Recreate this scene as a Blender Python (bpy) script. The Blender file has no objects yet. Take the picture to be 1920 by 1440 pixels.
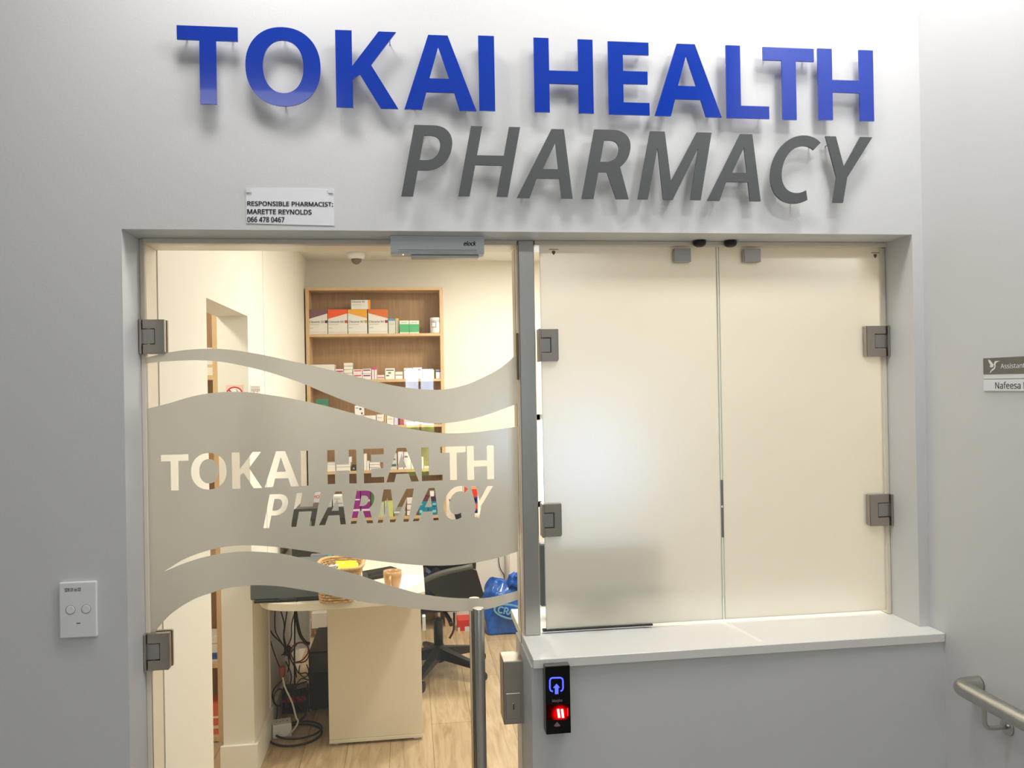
import bpy, bmesh, math, random
from mathutils import Vector, Matrix
random.seed(7)
S = bpy.context.scene
COL = S.collection
PI = math.pi

# ------------------------------------------------------------------ camera
YAW, PITCH, ROLL, F = 0.12810, 0.00313, -0.017765, 1500.0
CAM = Vector((0, -2.1, 1.6))
_f = Vector((math.sin(YAW)*math.cos(PITCH), math.cos(YAW)*math.cos(PITCH), math.sin(PITCH)))
_r0 = Vector((math.cos(YAW), -math.sin(YAW), 0)); _u0 = _r0.cross(_f)
_r = math.cos(ROLL)*_r0 + math.sin(ROLL)*_u0
_u = -math.sin(ROLL)*_r0 + math.cos(ROLL)*_u0
cd = bpy.data.cameras.new('camera'); cam = bpy.data.objects.new('camera', cd); COL.objects.link(cam)
cd.sensor_width = 36; cd.lens = F/1920*36; cd.clip_start = .02
M = Matrix((_r, _u, -_f)).transposed().to_4x4(); M.translation = CAM; cam.matrix_world = M
S.camera = cam

def at(px, py, Y=None, X=None, Z=None):
    """measure a point of the photograph on a known real plane"""
    d = _f + (px-960)/F*_r - (py-720)/F*_u
    t = (Y-CAM.y)/d.y if Y is not None else (X-CAM.x)/d.x if X is not None else (Z-CAM.z)/d.z
    return CAM + t*d

# ------------------------------------------------------------------ light
S.view_settings.view_transform = 'Standard'; S.view_settings.look = 'None'
S.view_settings.exposure = 0.18; S.view_settings.gamma = 1; S.view_settings.use_curve_mapping = False
w = bpy.data.worlds.new('world'); S.world = w; w.use_nodes = True
w.node_tree.nodes['Background'].inputs[0].default_value = (.75, .82, 1, 1)
w.node_tree.nodes['Background'].inputs[1].default_value = .08

def area(name, loc, rot, sx, sy, power, color, spread=180):
    l = bpy.data.lights.new(name, 'AREA'); l.shape = 'RECTANGLE'; l.size = sx; l.size_y = sy
    l.energy = power; l.color = color; l.spread = math.radians(spread)
    o = bpy.data.objects.new(name, l); COL.objects.link(o); o.location = loc; o.rotation_euler = rot
    return o
CEIL = 3.20     # hall ceiling
RC = 2.48       # pharmacy ceiling
area('hall_ceiling_or_fill_light', (-.38, -.42, CEIL-.02), (0, 0, 0), .34, .26, 8.5, (1, .98, .97))
area('hall_ceiling_or_fill_light', (.42, -.62, CEIL-.02), (0, 0, 0), .40, .24, 6.5, (1, .98, .97))
area('hall_ceiling_or_fill_light', (1.15, -.42, CEIL-.02), (0, 0, 0), .24, .22, 7.5, (1, .98, .97))
area('hall_ceiling_or_fill_light', (1.25, -.95, CEIL-.02), (0, 0, 0), .24, .22, 7, (.96, .98, 1))  # added lamp, brightens the right wall that the last letters reflect
area('hall_ceiling_or_fill_light', (-1.0, -2.6, CEIL-.02), (0, 0, 0), 1.2, .6, 6, (.98, .98, 1))  # added fill lamp behind the camera, lifts the hall light
area('hall_ceiling_or_fill_light', (.4, -4.4, CEIL-.02), (0, 0, 0), 1.2, .6, 16, (.97, .98, 1))  # added fill lamp further back, brightens the hall seen in metal
WARM = (1, .945, .865)
area('pharmacy_ceiling_light', (.85, .62, RC-.02), (0, 0, 0), .22, .22, 17, WARM)
area('pharmacy_ceiling_light', (.18, 1.40, RC-.02), (0, 0, 0), .22, .22, 11.5, WARM)
area('pharmacy_ceiling_light', (.75, 2.45, RC-.02), (0, 0, 0), .3, .3, 26, WARM)
area('pharmacy_ceiling_light', (2.3, 1.6, RC-.02), (0, 0, 0), .6, .3, 17, WARM)
area('alcove_ceiling_light', (-1.3, .9, RC-.02), (0, 0, 0), .2, .2, 12, WARM)

# ------------------------------------------------------------------ materials
def lin(c):
    return tuple(((v/255)/12.92 if v/255 <= .04045 else ((v/255+.055)/1.055)**2.4) for v in c)+(1,)
MC = {}
def mat(name, c, rough=.5, metal=0, noise=0, scale=20, bump=0, bscale=60, stretch=None, spec=.5, coat=0, emit=None, es=0, trans=0):
    if name in MC: return MC[name]
    m = bpy.data.materials.new(name); m.use_nodes = True; MC[name] = m
    nt = m.node_tree; b = nt.nodes['Principled BSDF']
    b.inputs['Base Color'].default_value = lin(c); b.inputs['Roughness'].default_value = rough
    b.inputs['Metallic'].default_value = metal; b.inputs['Specular IOR Level'].default_value = spec
    b.inputs['Coat Weight'].default_value = coat
    if trans: b.inputs['Transmission Weight'].default_value = trans
    if emit: b.inputs['Emission Color'].default_value = lin(emit); b.inputs['Emission Strength'].default_value = es
    tc = nt.nodes.new('ShaderNodeTexCoord'); mp = nt.nodes.new('ShaderNodeMapping')
    nt.links.new(tc.outputs['Object'], mp.inputs[0])
    if stretch: mp.inputs['Scale'].default_value = stretch
    if noise:
        n = nt.nodes.new('ShaderNodeTexNoise'); n.inputs['Scale'].default_value = scale; n.inputs['Detail'].default_value = 6
        r = nt.nodes.new('ShaderNodeMapRange'); r.inputs[3].default_value = 1-noise; r.inputs[4].default_value = 1+noise
        x = nt.nodes.new('ShaderNodeMix'); x.data_type = 'RGBA'; x.blend_type = 'MULTIPLY'; x.inputs[0].default_value = 1
        x.inputs[6].default_value = lin(c)
        nt.links.new(mp.outputs[0], n.inputs['Vector']); nt.links.new(n.outputs['Fac'], r.inputs[0])
        nt.links.new(r.outputs[0], x.inputs[7]); nt.links.new(x.outputs[2], b.inputs['Base Color'])
    if bump:
        n = nt.nodes.new('ShaderNodeTexNoise'); n.inputs['Scale'].default_value = bscale; n.inputs['Detail'].default_value = 4
        bp = nt.nodes.new('ShaderNodeBump'); bp.inputs['Strength'].default_value = bump; bp.inputs['Distance'].default_value = .01
        nt.links.new(mp.outputs[0], n.inputs['Vector']); nt.links.new(n.outputs['Fac'], bp.inputs['Height'])
        nt.links.new(bp.outputs[0], b.inputs['Normal'])
    return m

def glass_clear():
    m = bpy.data.materials.new('clear_glass'); m.use_nodes = True; nt = m.node_tree; nt.nodes.clear()
    o = nt.nodes.new('ShaderNodeOutputMaterial'); mx = nt.nodes.new('ShaderNodeMixShader')
    t = nt.nodes.new('ShaderNodeBsdfTransparent'); t.inputs[0].default_value = (.975, .985, .975, 1)
    g = nt.nodes.new('ShaderNodeBsdfGlossy'); g.inputs['Roughness'].default_value = 0.0
    fr = nt.nodes.new('ShaderNodeFresnel'); fr.inputs[0].default_value = 1.5
    nt.links.new(fr.outputs[0], mx.inputs[0]); nt.links.new(t.outputs[0], mx.inputs[1]); nt.links.new(g.outputs[0], mx.inputs[2])
    nt.links.new(mx.outputs[0], o.inputs[0]); return m
def frosted(name, col, dif, ref, rough, refl=.06):
    m = bpy.data.materials.new(name); m.use_nodes = True; nt = m.node_tree; nt.nodes.clear()
    N = nt.nodes.new
    o = N('ShaderNodeOutputMaterial'); a = N('ShaderNodeMixShader'); b = N('ShaderNodeMixShader')
    tr = N('ShaderNodeBsdfTranslucent'); df = N('ShaderNodeBsdfDiffuse'); rf = N('ShaderNodeBsdfRefraction'); gl = N('ShaderNodeBsdfGlossy')
    tr.inputs[0].default_value = lin(col); df.inputs[0].default_value = lin(col)
    rf.inputs[0].default_value = (.97, .98, .96, 1); rf.inputs['Roughness'].default_value = rough; rf.inputs['IOR'].default_value = 1.35
    nz = N('ShaderNodeTexNoise'); nz.inputs['Scale'].default_value = 900
    bp = N('ShaderNodeBump'); bp.inputs['Strength'].default_value = .05; bp.inputs['Distance'].default_value = .001
    nt.links.new(nz.outputs[0], bp.inputs['Height']); nt.links.new(bp.outputs[0], df.inputs['Normal'])
    a.inputs[0].default_value = dif; b.inputs[0].default_value = ref
    nt.links.new(tr.outputs[0], a.inputs[1]); nt.links.new(df.outputs[0], a.inputs[2])
    nt.links.new(a.outputs[0], b.inputs[1]); nt.links.new(rf.outputs[0], b.inputs[2])
    c = N('ShaderNodeMixShader'); c.inputs[0].default_value = refl; gl.inputs['Roughness'].default_value = .25
    nt.links.new(b.outputs[0], c.inputs[1]); nt.links.new(gl.outputs[0], c.inputs[2]); nt.links.new(c.outputs[0], o.inputs[0])
    return m

def wood(name, c1, c2, along, scale=6, rough=.45):
    m = bpy.data.materials.new(name); m.use_nodes = True; nt = m.node_tree; b = nt.nodes['Principled BSDF']; N = nt.nodes.new
    tc = N('ShaderNodeTexCoord'); mp = N('ShaderNodeMapping'); mp.inputs['Scale'].default_value = along
    n = N('ShaderNodeTexNoise'); n.inputs['Scale'].default_value = scale; n.inputs['Detail'].default_value = 8; n.inputs['Distortion'].default_value = .6
    r = N('ShaderNodeValToRGB'); r.color_ramp.elements[0].position = .3; r.color_ramp.elements[1].position = .7
    r.color_ramp.elements[0].color = lin(c1); r.color_ramp.elements[1].color = lin(c2)
    nt.links.new(tc.outputs['Object'], mp.inputs[0]); nt.links.new(mp.outputs[0], n.inputs['Vector'])
    nt.links.new(n.outputs['Fac'], r.inputs[0]); nt.links.new(r.outputs[0], b.inputs['Base Color']); b.inputs['Roughness'].default_value = rough
    return m
def floor_mat():
    m = bpy.data.materials.new('oak_vinyl_planks'); m.use_nodes = True; nt = m.node_tree; b = nt.nodes['Principled BSDF']; N = nt.nodes.new
    tc = N('ShaderNodeTexCoord')
    mp = N('ShaderNodeMapping'); mp.inputs['Rotation'].default_value = (0, 0, PI/2)
    br = N('ShaderNodeTexBrick'); br.inputs['Scale'].default_value = 1; br.inputs['Brick Width'].default_value = 1.2; br.inputs['Row Height'].default_value = .19
    br.inputs['Mortar Size'].default_value = .0015; br.inputs['Color1'].default_value = lin((196, 170, 132)); br.inputs['Color2'].default_value = lin((208, 184, 146)); br.inputs['Mortar'].default_value = lin((150, 122, 86))
    mp2 = N('ShaderNodeMapping'); mp2.inputs['Scale'].default_value = (14, 1.6, 1)
    n = N('ShaderNodeTexNoise'); n.inputs['Scale'].default_value = 2.2; n.inputs['Detail'].default_value = 9; n.inputs['Distortion'].default_value = 1.2
    r = N('ShaderNodeValToRGB'); r.color_ramp.elements[0].position = .32; r.color_ramp.elements[1].position = .62
    r.color_ramp.elements[0].color = (.62, .55, .46, 1); r.color_ramp.elements[1].color = (1, 1, 1, 1)
    x = N('ShaderNodeMix'); x.data_type = 'RGBA'; x.blend_type = 'MULTIPLY'; x.inputs[0].default_value = .8
    nt.links.new(tc.outputs['Object'], mp.inputs[0]); nt.links.new(mp.outputs[0], br.inputs[0])
    nt.links.new(tc.outputs['Object'], mp2.inputs[0]); nt.links.new(mp2.outputs[0], n.inputs['Vector']); nt.links.new(n.outputs['Fac'], r.inputs[0])
    nt.links.new(br.outputs['Color'], x.inputs[6]); nt.links.new(r.outputs[0], x.inputs[7]); nt.links.new(x.outputs[2], b.inputs['Base Color'])
    b.inputs['Roughness'].default_value = .38; return m

hall = mat('hall_wall_paint', (216, 216, 215), .5, bump=.03, bscale=170, noise=.012, scale=3)
hallunder = hall
cream = mat('pharmacy_wall_paint', (240, 236, 224), .6, noise=.01, scale=4, bump=.05, bscale=50)
ceilm = mat('ceiling_paint', (240, 238, 232), .7, noise=.01, scale=3)
skirt = mat('skirting_paint', (244, 240, 228), .35, noise=.01)
oakE = wood('light_oak_edging', (206, 170, 124), (222, 190, 146), (2, 2, .6), 8)
oakD = wood('oak_veneer_panel', (166, 130, 90), (186, 150, 108), (14, 3, 1.0), 5)
steel = mat('brushed_stainless_steel', (196, 194, 188), .30, 1, noise=.12, scale=9, stretch=(3, 3, .6))
nickel = mat('satin_nickel', (180, 172, 162), .38, 1, noise=.05, scale=60)
nickelL = mat('satin_nickel_bright', (176, 172, 168), .36, 1, noise=.04, scale=60)
alu = mat('brushed_aluminium', (214, 221, 224), .45, .3, noise=.06, scale=8, stretch=(1, 1, 40))
quartz = mat('white_quartz', (236, 234, 228), .3, noise=.02, scale=150)
white = mat('white_plastic', (238, 238, 238), .35, noise=.01)
black = mat('black_plastic', (22, 22, 23), .4, noise=.1)
dark = mat('dark_grey_plastic', (58, 60, 60), .5, noise=.1)
deskw = mat('cream_melamine', (238, 228, 205), .4, noise=.012, scale=8)
ink = mat('black_print', (22, 22, 26), .6, noise=.05)
paper = mat('white_paper', (236, 236, 240), .6, noise=.01)
blueL = mat('blue_acrylic', (3, 54, 168), .14, spec=.5, coat=.5, noise=.03, scale=3)
greyL = mat('grey_acrylic', (86, 90, 90), .5, spec=.3, noise=.03, scale=3)
gclear = glass_clear()
film = frosted('frosted_film', (246, 243, 234), .34, .35, .42, .03)
ffrost = frosted('acid_etched_glass', (230, 229, 221), .36, .43, .52, .05)
glassedge = mat('polished_glass_edge', (196, 214, 204), .15, noise=.02)
seal = mat('clear_seal_strip', (232, 222, 204), .3, noise=.02)

# ------------------------------------------------------------------ mesh helpers
def bx(bm, a, b, bev=0, seg=2):
    a = Vector(a); b = Vector(b); lo = Vector(map(min, a, b)); hi = Vector(map(max, a, b))
    r = bmesh.ops.create_cube(bm, size=1)
    for v in r['verts']: v.co = Vector([lo[i]+(v.co[i]+.5)*(hi[i]-lo[i]) for i in range(3)])
    if bev:
        es = list({e for v in r['verts'] for e in v.link_edges})
        bmesh.ops.bevel(bm, geom=es, offset=bev, segments=seg, affect='EDGES', profile=.5)
def box(a, b, bev=0, seg=2):
    bm = bmesh.new(); bx(bm, a, b, bev, seg); return bm
def obx(bm, c, size, rot=None, bev=0):
    """oriented box"""
    n0 = len(bm.verts); bx(bm, -Vector(size)/2, Vector(size)/2, bev)
    bm.verts.ensure_lookup_table(); R = rot if rot else Matrix.Identity(3)
    for v in bm.verts[n0:]: v.co = R @ v.co + Vector(c)
def prism(bm, pts, N):
    """polygon (3D points) pushed along N"""
    N = Vector(N); a = [bm.verts.new(Vector(p)) for p in pts]; b = [bm.verts.new(Vector(p)+N) for p in pts]
    bm.faces.new(a); bm.faces.new(b[::-1]); n = len(a)
    for i in range(n): bm.faces.new((a[i], b[i], b[(i+1) % n], a[(i+1) % n]))
    bmesh.ops.recalc_face_normals(bm, faces=bm.faces)
def smooth_path(pts, n=6):
    pts = [Vector(p) for p in pts]; out = []
    P = [pts[0]*2-pts[1]]+pts+[pts[-1]*2-pts[-2]]
    for i in range(1, len(P)-2):
        for k in range(n):
            t = k/n; a, b, c, d = P[i-1:i+3]
            out.append(.5*((2*b)+(c-a)*t+(2*a-5*b+4*c-d)*t*t+(3*b-a-3*c+d)*t**3))
    out.append(pts[-1]); return out
def tube(bm, pts, r, seg=10, cap=True, smooth=0, rad=None):
    if smooth: pts = smooth_path(pts, smooth)
    pts = [Vector(p) for p in pts]; rings = []; up = None
    for i, p in enumerate(pts):
        d = (pts[min(i+1, len(pts)-1)]-pts[max(i-1, 0)]).normalized()
        if up is None: up = Vector((0, 0, 1)) if abs(d.z) < .9 else Vector((1, 0, 0))
        s = d.cross(up)
        if s.length < 1e-5: s = d.orthogonal()
        s.normalize(); up = s.cross(d).normalized(); rr = rad(i/(len(pts)-1)) if rad else r
        rings.append([bm.verts.new(p+rr*(math.cos(2*PI*k/seg)*s+math.sin(2*PI*k/seg)*up)) for k in range(seg)])
    for A, B in zip(rings, rings[1:]):
        for k in range(seg):
            f = bm.faces.new((A[k], A[(k+1) % seg], B[(k+1) % seg], B[k])); f.smooth = True
    if cap: bm.faces.new(rings[0][::-1]); bm.faces.new(rings[-1])
def lathe(bm, c, prof, seg=32, axis='Z', smooth=True):
    """prof: (radius, height) along the axis"""
    c = Vector(c); rings = []
    def P(r, h, a):
        x, y = r*math.cos(a), r*math.sin(a)
        return c+(Vector((x, y, h)) if axis == 'Z' else Vector((x, h, y)) if axis == 'Y' else Vector((h, x, y)))
    for r, h in prof: rings.append([bm.verts.new(P(max(r, 1e-5), h, 2*PI*k/seg)) for k in range(seg)])
    for A, B in zip(rings, rings[1:]):
        for k in range(seg):
            f = bm.faces.new((A[k], A[(k+1) % seg], B[(k+1) % seg], B[k])); f.smooth = smooth
    bm.faces.new(rings[0][::-1]); bm.faces.new(rings[-1])
    bmesh.ops.remove_doubles(bm, verts=bm.verts, dist=2e-6); bmesh.ops.recalc_face_normals(bm, faces=bm.faces)

def wl(o):
    v = Vector((0, 0, 0))
    while o: v += o.location; o = o.parent
    return v
def obj(name, bm, m, parent=None, label=None, bevel=0):
    me = bpy.data.meshes.new(name)
    vs = [v.co for v in bm.verts]
    lo = Vector([min(v[i] for v in vs) for i in range(3)]); hi = Vector([max(v[i] for v in vs) for i in range(3)])
    o0 = Vector(((lo.x+hi.x)/2, (lo.y+hi.y)/2, lo.z))
    for v in bm.verts: v.co -= o0
    bm.normal_update(); bm.to_mesh(me); bm.free(); me.materials.append(m)
    o = bpy.data.objects.new(name, me); COL.objects.link(o)
    if parent: o.parent = parent; o.location = o0-wl(parent)
    else: o.location = o0
    if label: o['label'] = label
    return o
def thing(name, label, cat, loc, group=None):
    o = bpy.data.objects.new(name, None); COL.objects.link(o); o.location = loc; o.empty_display_size = .05
    o['label'] = label; o['category'] = cat
    if group: o['group'] = group
    return o
def tag(o, label, cat, group=None):
    o['label'] = label; o['category'] = cat
    if group: o['group'] = group
    return o
def struct(name, bm, m, parent=None):
    o = obj(name, bm, m, parent)
    if not parent: o['kind'] = 'structure'
    return o
def sempty(name, loc):
    o = bpy.data.objects.new(name, None); COL.objects.link(o); o.location = loc; o.empty_display_size = .05; o['kind'] = 'structure'; return o

def fillmesh(loops, ext):
    """closed 2D loops (even-odd holes) -> list of verts (x,y,z) and faces, thickness ext"""
    cu = bpy.data.curves.new('t', 'CURVE'); cu.dimensions = '2D'; cu.fill_mode = 'BOTH'; cu.extrude = ext/2
    for L in loops:
        sp = cu.splines.new('POLY'); sp.points.add(len(L)-1); sp.use_cyclic_u = True
        for p, q in zip(sp.points, L): p.co = (q[0], q[1], 0, 1)
    o = bpy.data.objects.new('t', cu); COL.objects.link(o)
    bpy.context.view_layer.update()
    me = bpy.data.meshes.new_from_object(o.evaluated_get(bpy.context.evaluated_depsgraph_get()))
    V = [v.co.copy() for v in me.vertices]; Fc = [tuple(p.vertices) for p in me.polygons]
    bpy.data.objects.remove(o); bpy.data.curves.remove(cu); bpy.data.meshes.remove(me); return V, Fc
def sans():
    import os
    p = os.path.join(bpy.utils.system_resource('DATAFILES'), 'fonts', 'NotoSansHebrew-Regular.woff2')
    try: return bpy.data.fonts.load(p, check_existing=True)
    except Exception: return None
def textmesh(s, bold=0, ext=.001, shear=0):
    cu = bpy.data.curves.new('t', 'FONT'); cu.body = s; cu.size = 1; f_ = sans(); cu.font = f_ if f_ else cu.font; cu.shear = shear; cu.extrude = .5; cu.resolution_u = 6
    o = bpy.data.objects.new('t', cu); COL.objects.link(o); bpy.context.view_layer.update()
    me = bpy.data.meshes.new_from_object(o.evaluated_get(bpy.context.evaluated_depsgraph_get()))
    V = [v.co.copy() for v in me.vertices]; Fc = [tuple(p.vertices) for p in me.polygons]
    bpy.data.objects.remove(o); bpy.data.curves.remove(cu); bpy.data.meshes.remove(me)
    if bold:   # heavier strokes
        n = len(V); F0 = list(Fc); V0 = list(V); k = 0
        for dx, dy in ((bold, 0), (-bold, 0), (0, bold*.6), (0, -bold*.6)):
            k += 1; V += [v+Vector((dx, dy, .02*k)) for v in V0]; Fc += [tuple(i+n*k for i in f) for f in F0]
    x0 = min(v.x for v in V); x1 = max(v.x for v in V); y0 = min(v.y for v in V); y1 = max(v.y for v in V)
    return [Vector(((v.x-x0)/(x1-x0), (v.y-y0)/(y1-y0), v.z)) for v in V], Fc
def mapped(bm, VF, O, U, V_, N):
    """unit-box verts -> O + x U + y V + z N"""
    O, U, V_, N = map(Vector, (O, U, V_, N))
    vs = [bm.verts.new(O+v.x*U+v.y*V_+v.z*N) for v in VF[0]]
    for f in VF[1]:
        try: bm.faces.new([vs[i] for i in f])
        except ValueError: pass
    bmesh.ops.recalc_face_normals(bm, faces=bm.faces)
def text_on_Y(bm, s, px0, py0, px1, py1, Y, bold=.02, th=.0004, shear=0):
    """lettering on a plane of constant Y, filling the box measured from (px0,py0) top left to (px1,py1) bottom right"""
    a = at(px0, py0, Y=Y); b = at(px0, py1+(py0-py0), Y=Y); c = at(px1, py1, Y=Y)
    mapped(bm, textmesh(s, bold, shear=shear), (a.x, Y, c.z), (c.x-a.x, 0, 0), (0, 0, a.z-c.z), (0, -th, 0))

# ------------------------------------------------------------------ glyphs (cap height 1; normalised to their own box)
def ell(cx, cy, rx, ry, a0, a1, n=20, p=2.0):
    out = []
    for i in range(n+1):
        a = math.radians(a0+(a1-a0)*i/n); c, s = math.cos(a), math.sin(a)
        out.append((cx+rx*math.copysign(abs(c)**(2/p), c), cy+ry*math.copysign(abs(s)**(2/p), s)))
    return out
def glyph(ch, it=False):
    sh = lambda L: [(x+.195*y, y) for x, y in L]
    if ch == 'T': L = [[(0, 1), (1, 1), (1, .82), (.64, .82), (.64, 0), (.365, 0), (.365, .82), (0, .82)]]
    elif ch == 'O': L = [ell(.5, .5, .5, .5, 0, 360, 64, 2.15)[:-1], ell(.5, .5, .27, .335, 0, 360, 64, 2.15)[:-1]]
    elif ch == 'K': L = [[(0, 0), (0, 1), (.265, 1), (.265, .54), (.70, 1), (.985, 1), (.57, .56), (1, 0), (.715, 0), (.385, .435), (.27, .37), (.27, 0)]]
    elif ch == 'A' and not it: L = [[(0, 0), (.344, 1), (.614, 1), (1, 0), (.765, 0), (.69, .237), (.307, .237), (.24, 0)], [(.48, .84), (.352, .42), (.625, .42)]]
    elif ch == 'A': L = [[(0, 0), (.64, 1), (.865, 1), (1, 0), (.80, 0), (.765, .283), (.36, .283), (.23, 0)], [(.705, .80), (.475, .42), (.75, .42)]]
    elif ch == 'I': L = [[(0, 0), (0, 1), (1, 1), (1, 0)]]
    elif ch == 'H' and not it: L = [[(0, 0), (0, 1), (.255, 1), (.255, .565), (.745, .565), (.745, 1), (1, 1), (1, 0), (.745, 0), (.745, .39), (.255, .39), (.255, 0)]]
    elif ch == 'H': L = [sh([(0, 0), (0, 1), (.16, 1), (.16, .585), (.54, .585), (.54, 1), (.70, 1), (.70, 0), (.54, 0), (.54, .445), (.16, .445), (.16, 0)])]
    elif ch == 'E': L = [[(0, 0), (0, 1), (1, 1), (1, .828), (.365, .828), (.365, .60), (.965, .60), (.965, .425), (.365, .425), (.365, .17), (1, .17), (1, 0)]]
    elif ch == 'L': L = [[(0, 0), (0, 1), (.335, 1), (.335, .172), (1, .172), (1, 0)]]
    elif ch == 'P': L = [sh([(0, 0), (0, 1), (.26, 1)]+ell(.26, .683, .315, .317, 90, -90, 20, 2.2)[1:]+[(.162, .366), (.162, 0)]),
                         sh([(.162, .857), (.25, .857)]+ell(.25, .683, .16, .174, 90, -90, 16, 2.2)[1:]+[(.162, .509)])]
    elif ch == 'R': L = [sh([(0, 0), (0, 1), (.26, 1)]+ell(.26, .70, .305, .30, 90, -50, 18, 2.2)[1:]+[(.668, 0), (.485, 0), (.29, .385), (.168, .385), (.168, 0)]),
                         sh([(.168, .845), (.25, .845)]+ell(.25, .69, .15, .155, 90, -90, 16, 2.2)[1:]+[(.168, .535)])]
    elif ch == 'M': L = [[(0, 0), (.18, 1), (.374, 1), (.445, .27), (.80, 1), (1, 1), (.838, 0), (.697, 0), (.817, .765), (.466, 0), (.335, 0), (.275, .76), (.135, 0)]]
    elif ch == 'C': L = [sh(ell(.44, .5, .44, .5, 52, 298, 36, 2.1)+ell(.46, .5, .285, .345, 300, 56, 30, 2.1))]
    elif ch == 'Y': L = [[(0, 1), (.22, 1), (.378, .543), (.74, 1), (1, 1), (.446, .385), (.345, 0), (.126, 0), (.215, .385)]]
    xs = [p[0] for l in L for p in l]; ys = [p[1] for l in L for p in l]
    x0, x1, y0, y1 = min(xs), max(xs), min(ys), max(ys)
    return [[((x-x0)/(x1-x0), (y-y0)/(y1-y0)) for x, y in l] for l in L]
def placed(ch, it, r, Y):
    """glyph loops in (X,Z) filling the measured box r=(left,top,right,bottom) on plane Y"""
    l, t, rr, b = r; xm = (l+rr)/2; ym = (t+b)/2
    x0 = at(l, ym, Y=Y).x; x1 = at(rr, ym, Y=Y).x; z1 = at(xm, t, Y=Y).z; z0 = at(xm, b, Y=Y).z
    return [[(x0+x*(x1-x0), z0+y*(z1-z0)) for x, y in L] for L in glyph(ch, it)]

# ================================================================== SETTING
XL, XR = -.704, 1.452            # opening left edge / corner with the right wall
JR = 1.420                       # right jamb
TOP = 2.010; GY = .135            # opening top, glass plane
UWX = at(997, 1300, Y=-.06).x    # left end of wall under the counter
bm = bmesh.new()
bx(bm, (-3.2, 0, 0), (XL, .24, CEIL)); bx(bm, (XL, 0, TOP), (XR, .24, CEIL)); bx(bm, (JR, 0, .86), (XR, .24, TOP))
struct('wall_front', bm, hall)
struct('wall_counter', box((UWX, -.060, 0), (XR, .24, .876)), hallunder)
struct('wall_right', box((XR, -6.2, 0), (XR+.15, .24, CEIL)), hall)
struct('floor_hall', box((-3.2, -6.2, -.05), (XR, .0, 0)), mat('hall_vinyl', (176, 172, 164), .4, noise=.04, scale=30))
struct('ceiling_hall', box((-3.2, -6.2, CEIL), (XR, 0, CEIL+.05)), ceilm)
struct('wall_left', box((-3.3, -6.2, 0), (-3.2, .24, CEIL)), hall)
# hall wall behind the viewer with two windows onto a garden
BY = -6.2
bm = bmesh.new()
WX = [(-.170, -.122), (-.060, .285)]; WZ = (.64, 1.83)
bx(bm, (-3.3, BY-.12, 0), (XR+.15, BY, WZ[0])); bx(bm, (-3.3, BY-.12, WZ[1]), (XR+.15, BY, CEIL))
bx(bm, (-3.3, BY-.12, WZ[0]), (WX[0][0], BY, WZ[1])); bx(bm, (WX[0][1], BY-.12, WZ[0]), (WX[1][0], BY, WZ[1])); bx(bm, (WX[1][1], BY-.12, WZ[0]), (XR+.15, BY, WZ[1]))
struct('wall_back', bm, hall)
def view_mat(name, cols, strength):
    m = bpy.data.materials.new(name); m.use_nodes = True; nt = m.node_tree; nt.nodes.clear(); N = nt.nodes.new
    o = N('ShaderNodeOutputMaterial'); e = N('ShaderNodeEmission'); tc = N('ShaderNodeTexCoord'); n = N('ShaderNodeTexNoise'); r = N('ShaderNodeValToRGB')
    n.inputs['Scale'].default_value = 4; n.inputs['Detail'].default_value = 8
    r.color_ramp.elements[0].position = .4; r.color_ramp.elements[0].color = lin(cols[0]); r.color_ramp.elements[1].position = .6; r.color_ramp.elements[1].color = lin(cols[1])
    nt.links.new(tc.outputs['Object'], n.inputs['Vector']); nt.links.new(n.outputs['Fac'], r.inputs[0]); nt.links.new(r.outputs[0], e.inputs[0])
    e.inputs[1].default_value = strength; nt.links.new(e.outputs[0], o.inputs[0]); return m
for i, (a, b) in enumerate(WX):
    wv = sempty('window_%d' % (i+5), ((a+b)/2, BY-.1, WZ[0]))
    struct('sky_view', box((a, BY-.115, 1.2), (b, BY-.105, WZ[1])), view_mat('daylight_sky%d' % i, ((200, 222, 255), (235, 244, 255)), 12), wv)
    struct('garden_view', box((a, BY-.115, WZ[0]), (b, BY-.105, 1.2)), view_mat('daylight_garden%d' % i, ((70, 120, 50), (190, 225, 130)), 7), wv)
    bm = bmesh.new()
    for x in (a+.012, (a+b)/2, b-.012): bx(bm, (x-.012, BY-.09, WZ[0]), (x+.012, BY-.05, WZ[1]))
    for z in (WZ[0]+.012, 1.25, WZ[1]-.012): bx(bm, (a, BY-.09, z-.012), (b, BY-.05, z+.012))
    struct('window_frame', bm, white, wv)

# ---- pharmacy room
RX = -.667      # face of the left inner wall
BYR = 3.47      # rear wall
O0, O1, OT = .68, 1.37, 1.915      # doorway in left inner wall
bm = bmesh.new()
prism(bm, [(RX-.125, .24, 0), (RX-.023, .24, 0), (RX, O0, 0), (RX-.125, O0, 0)], (0, 0, RC)); bx(bm, (RX-.125, O0, OT), (RX, O1, RC)); bx(bm, (RX-.125, O1, 0), (RX, 1.755, RC))
struct('wall_inner_left', bm, cream)
struct('wall_inner_rear_left', box((RX-.125, 1.755, 0), (RX-.008, BYR, RC)), cream)
RWX = 3.3
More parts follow.
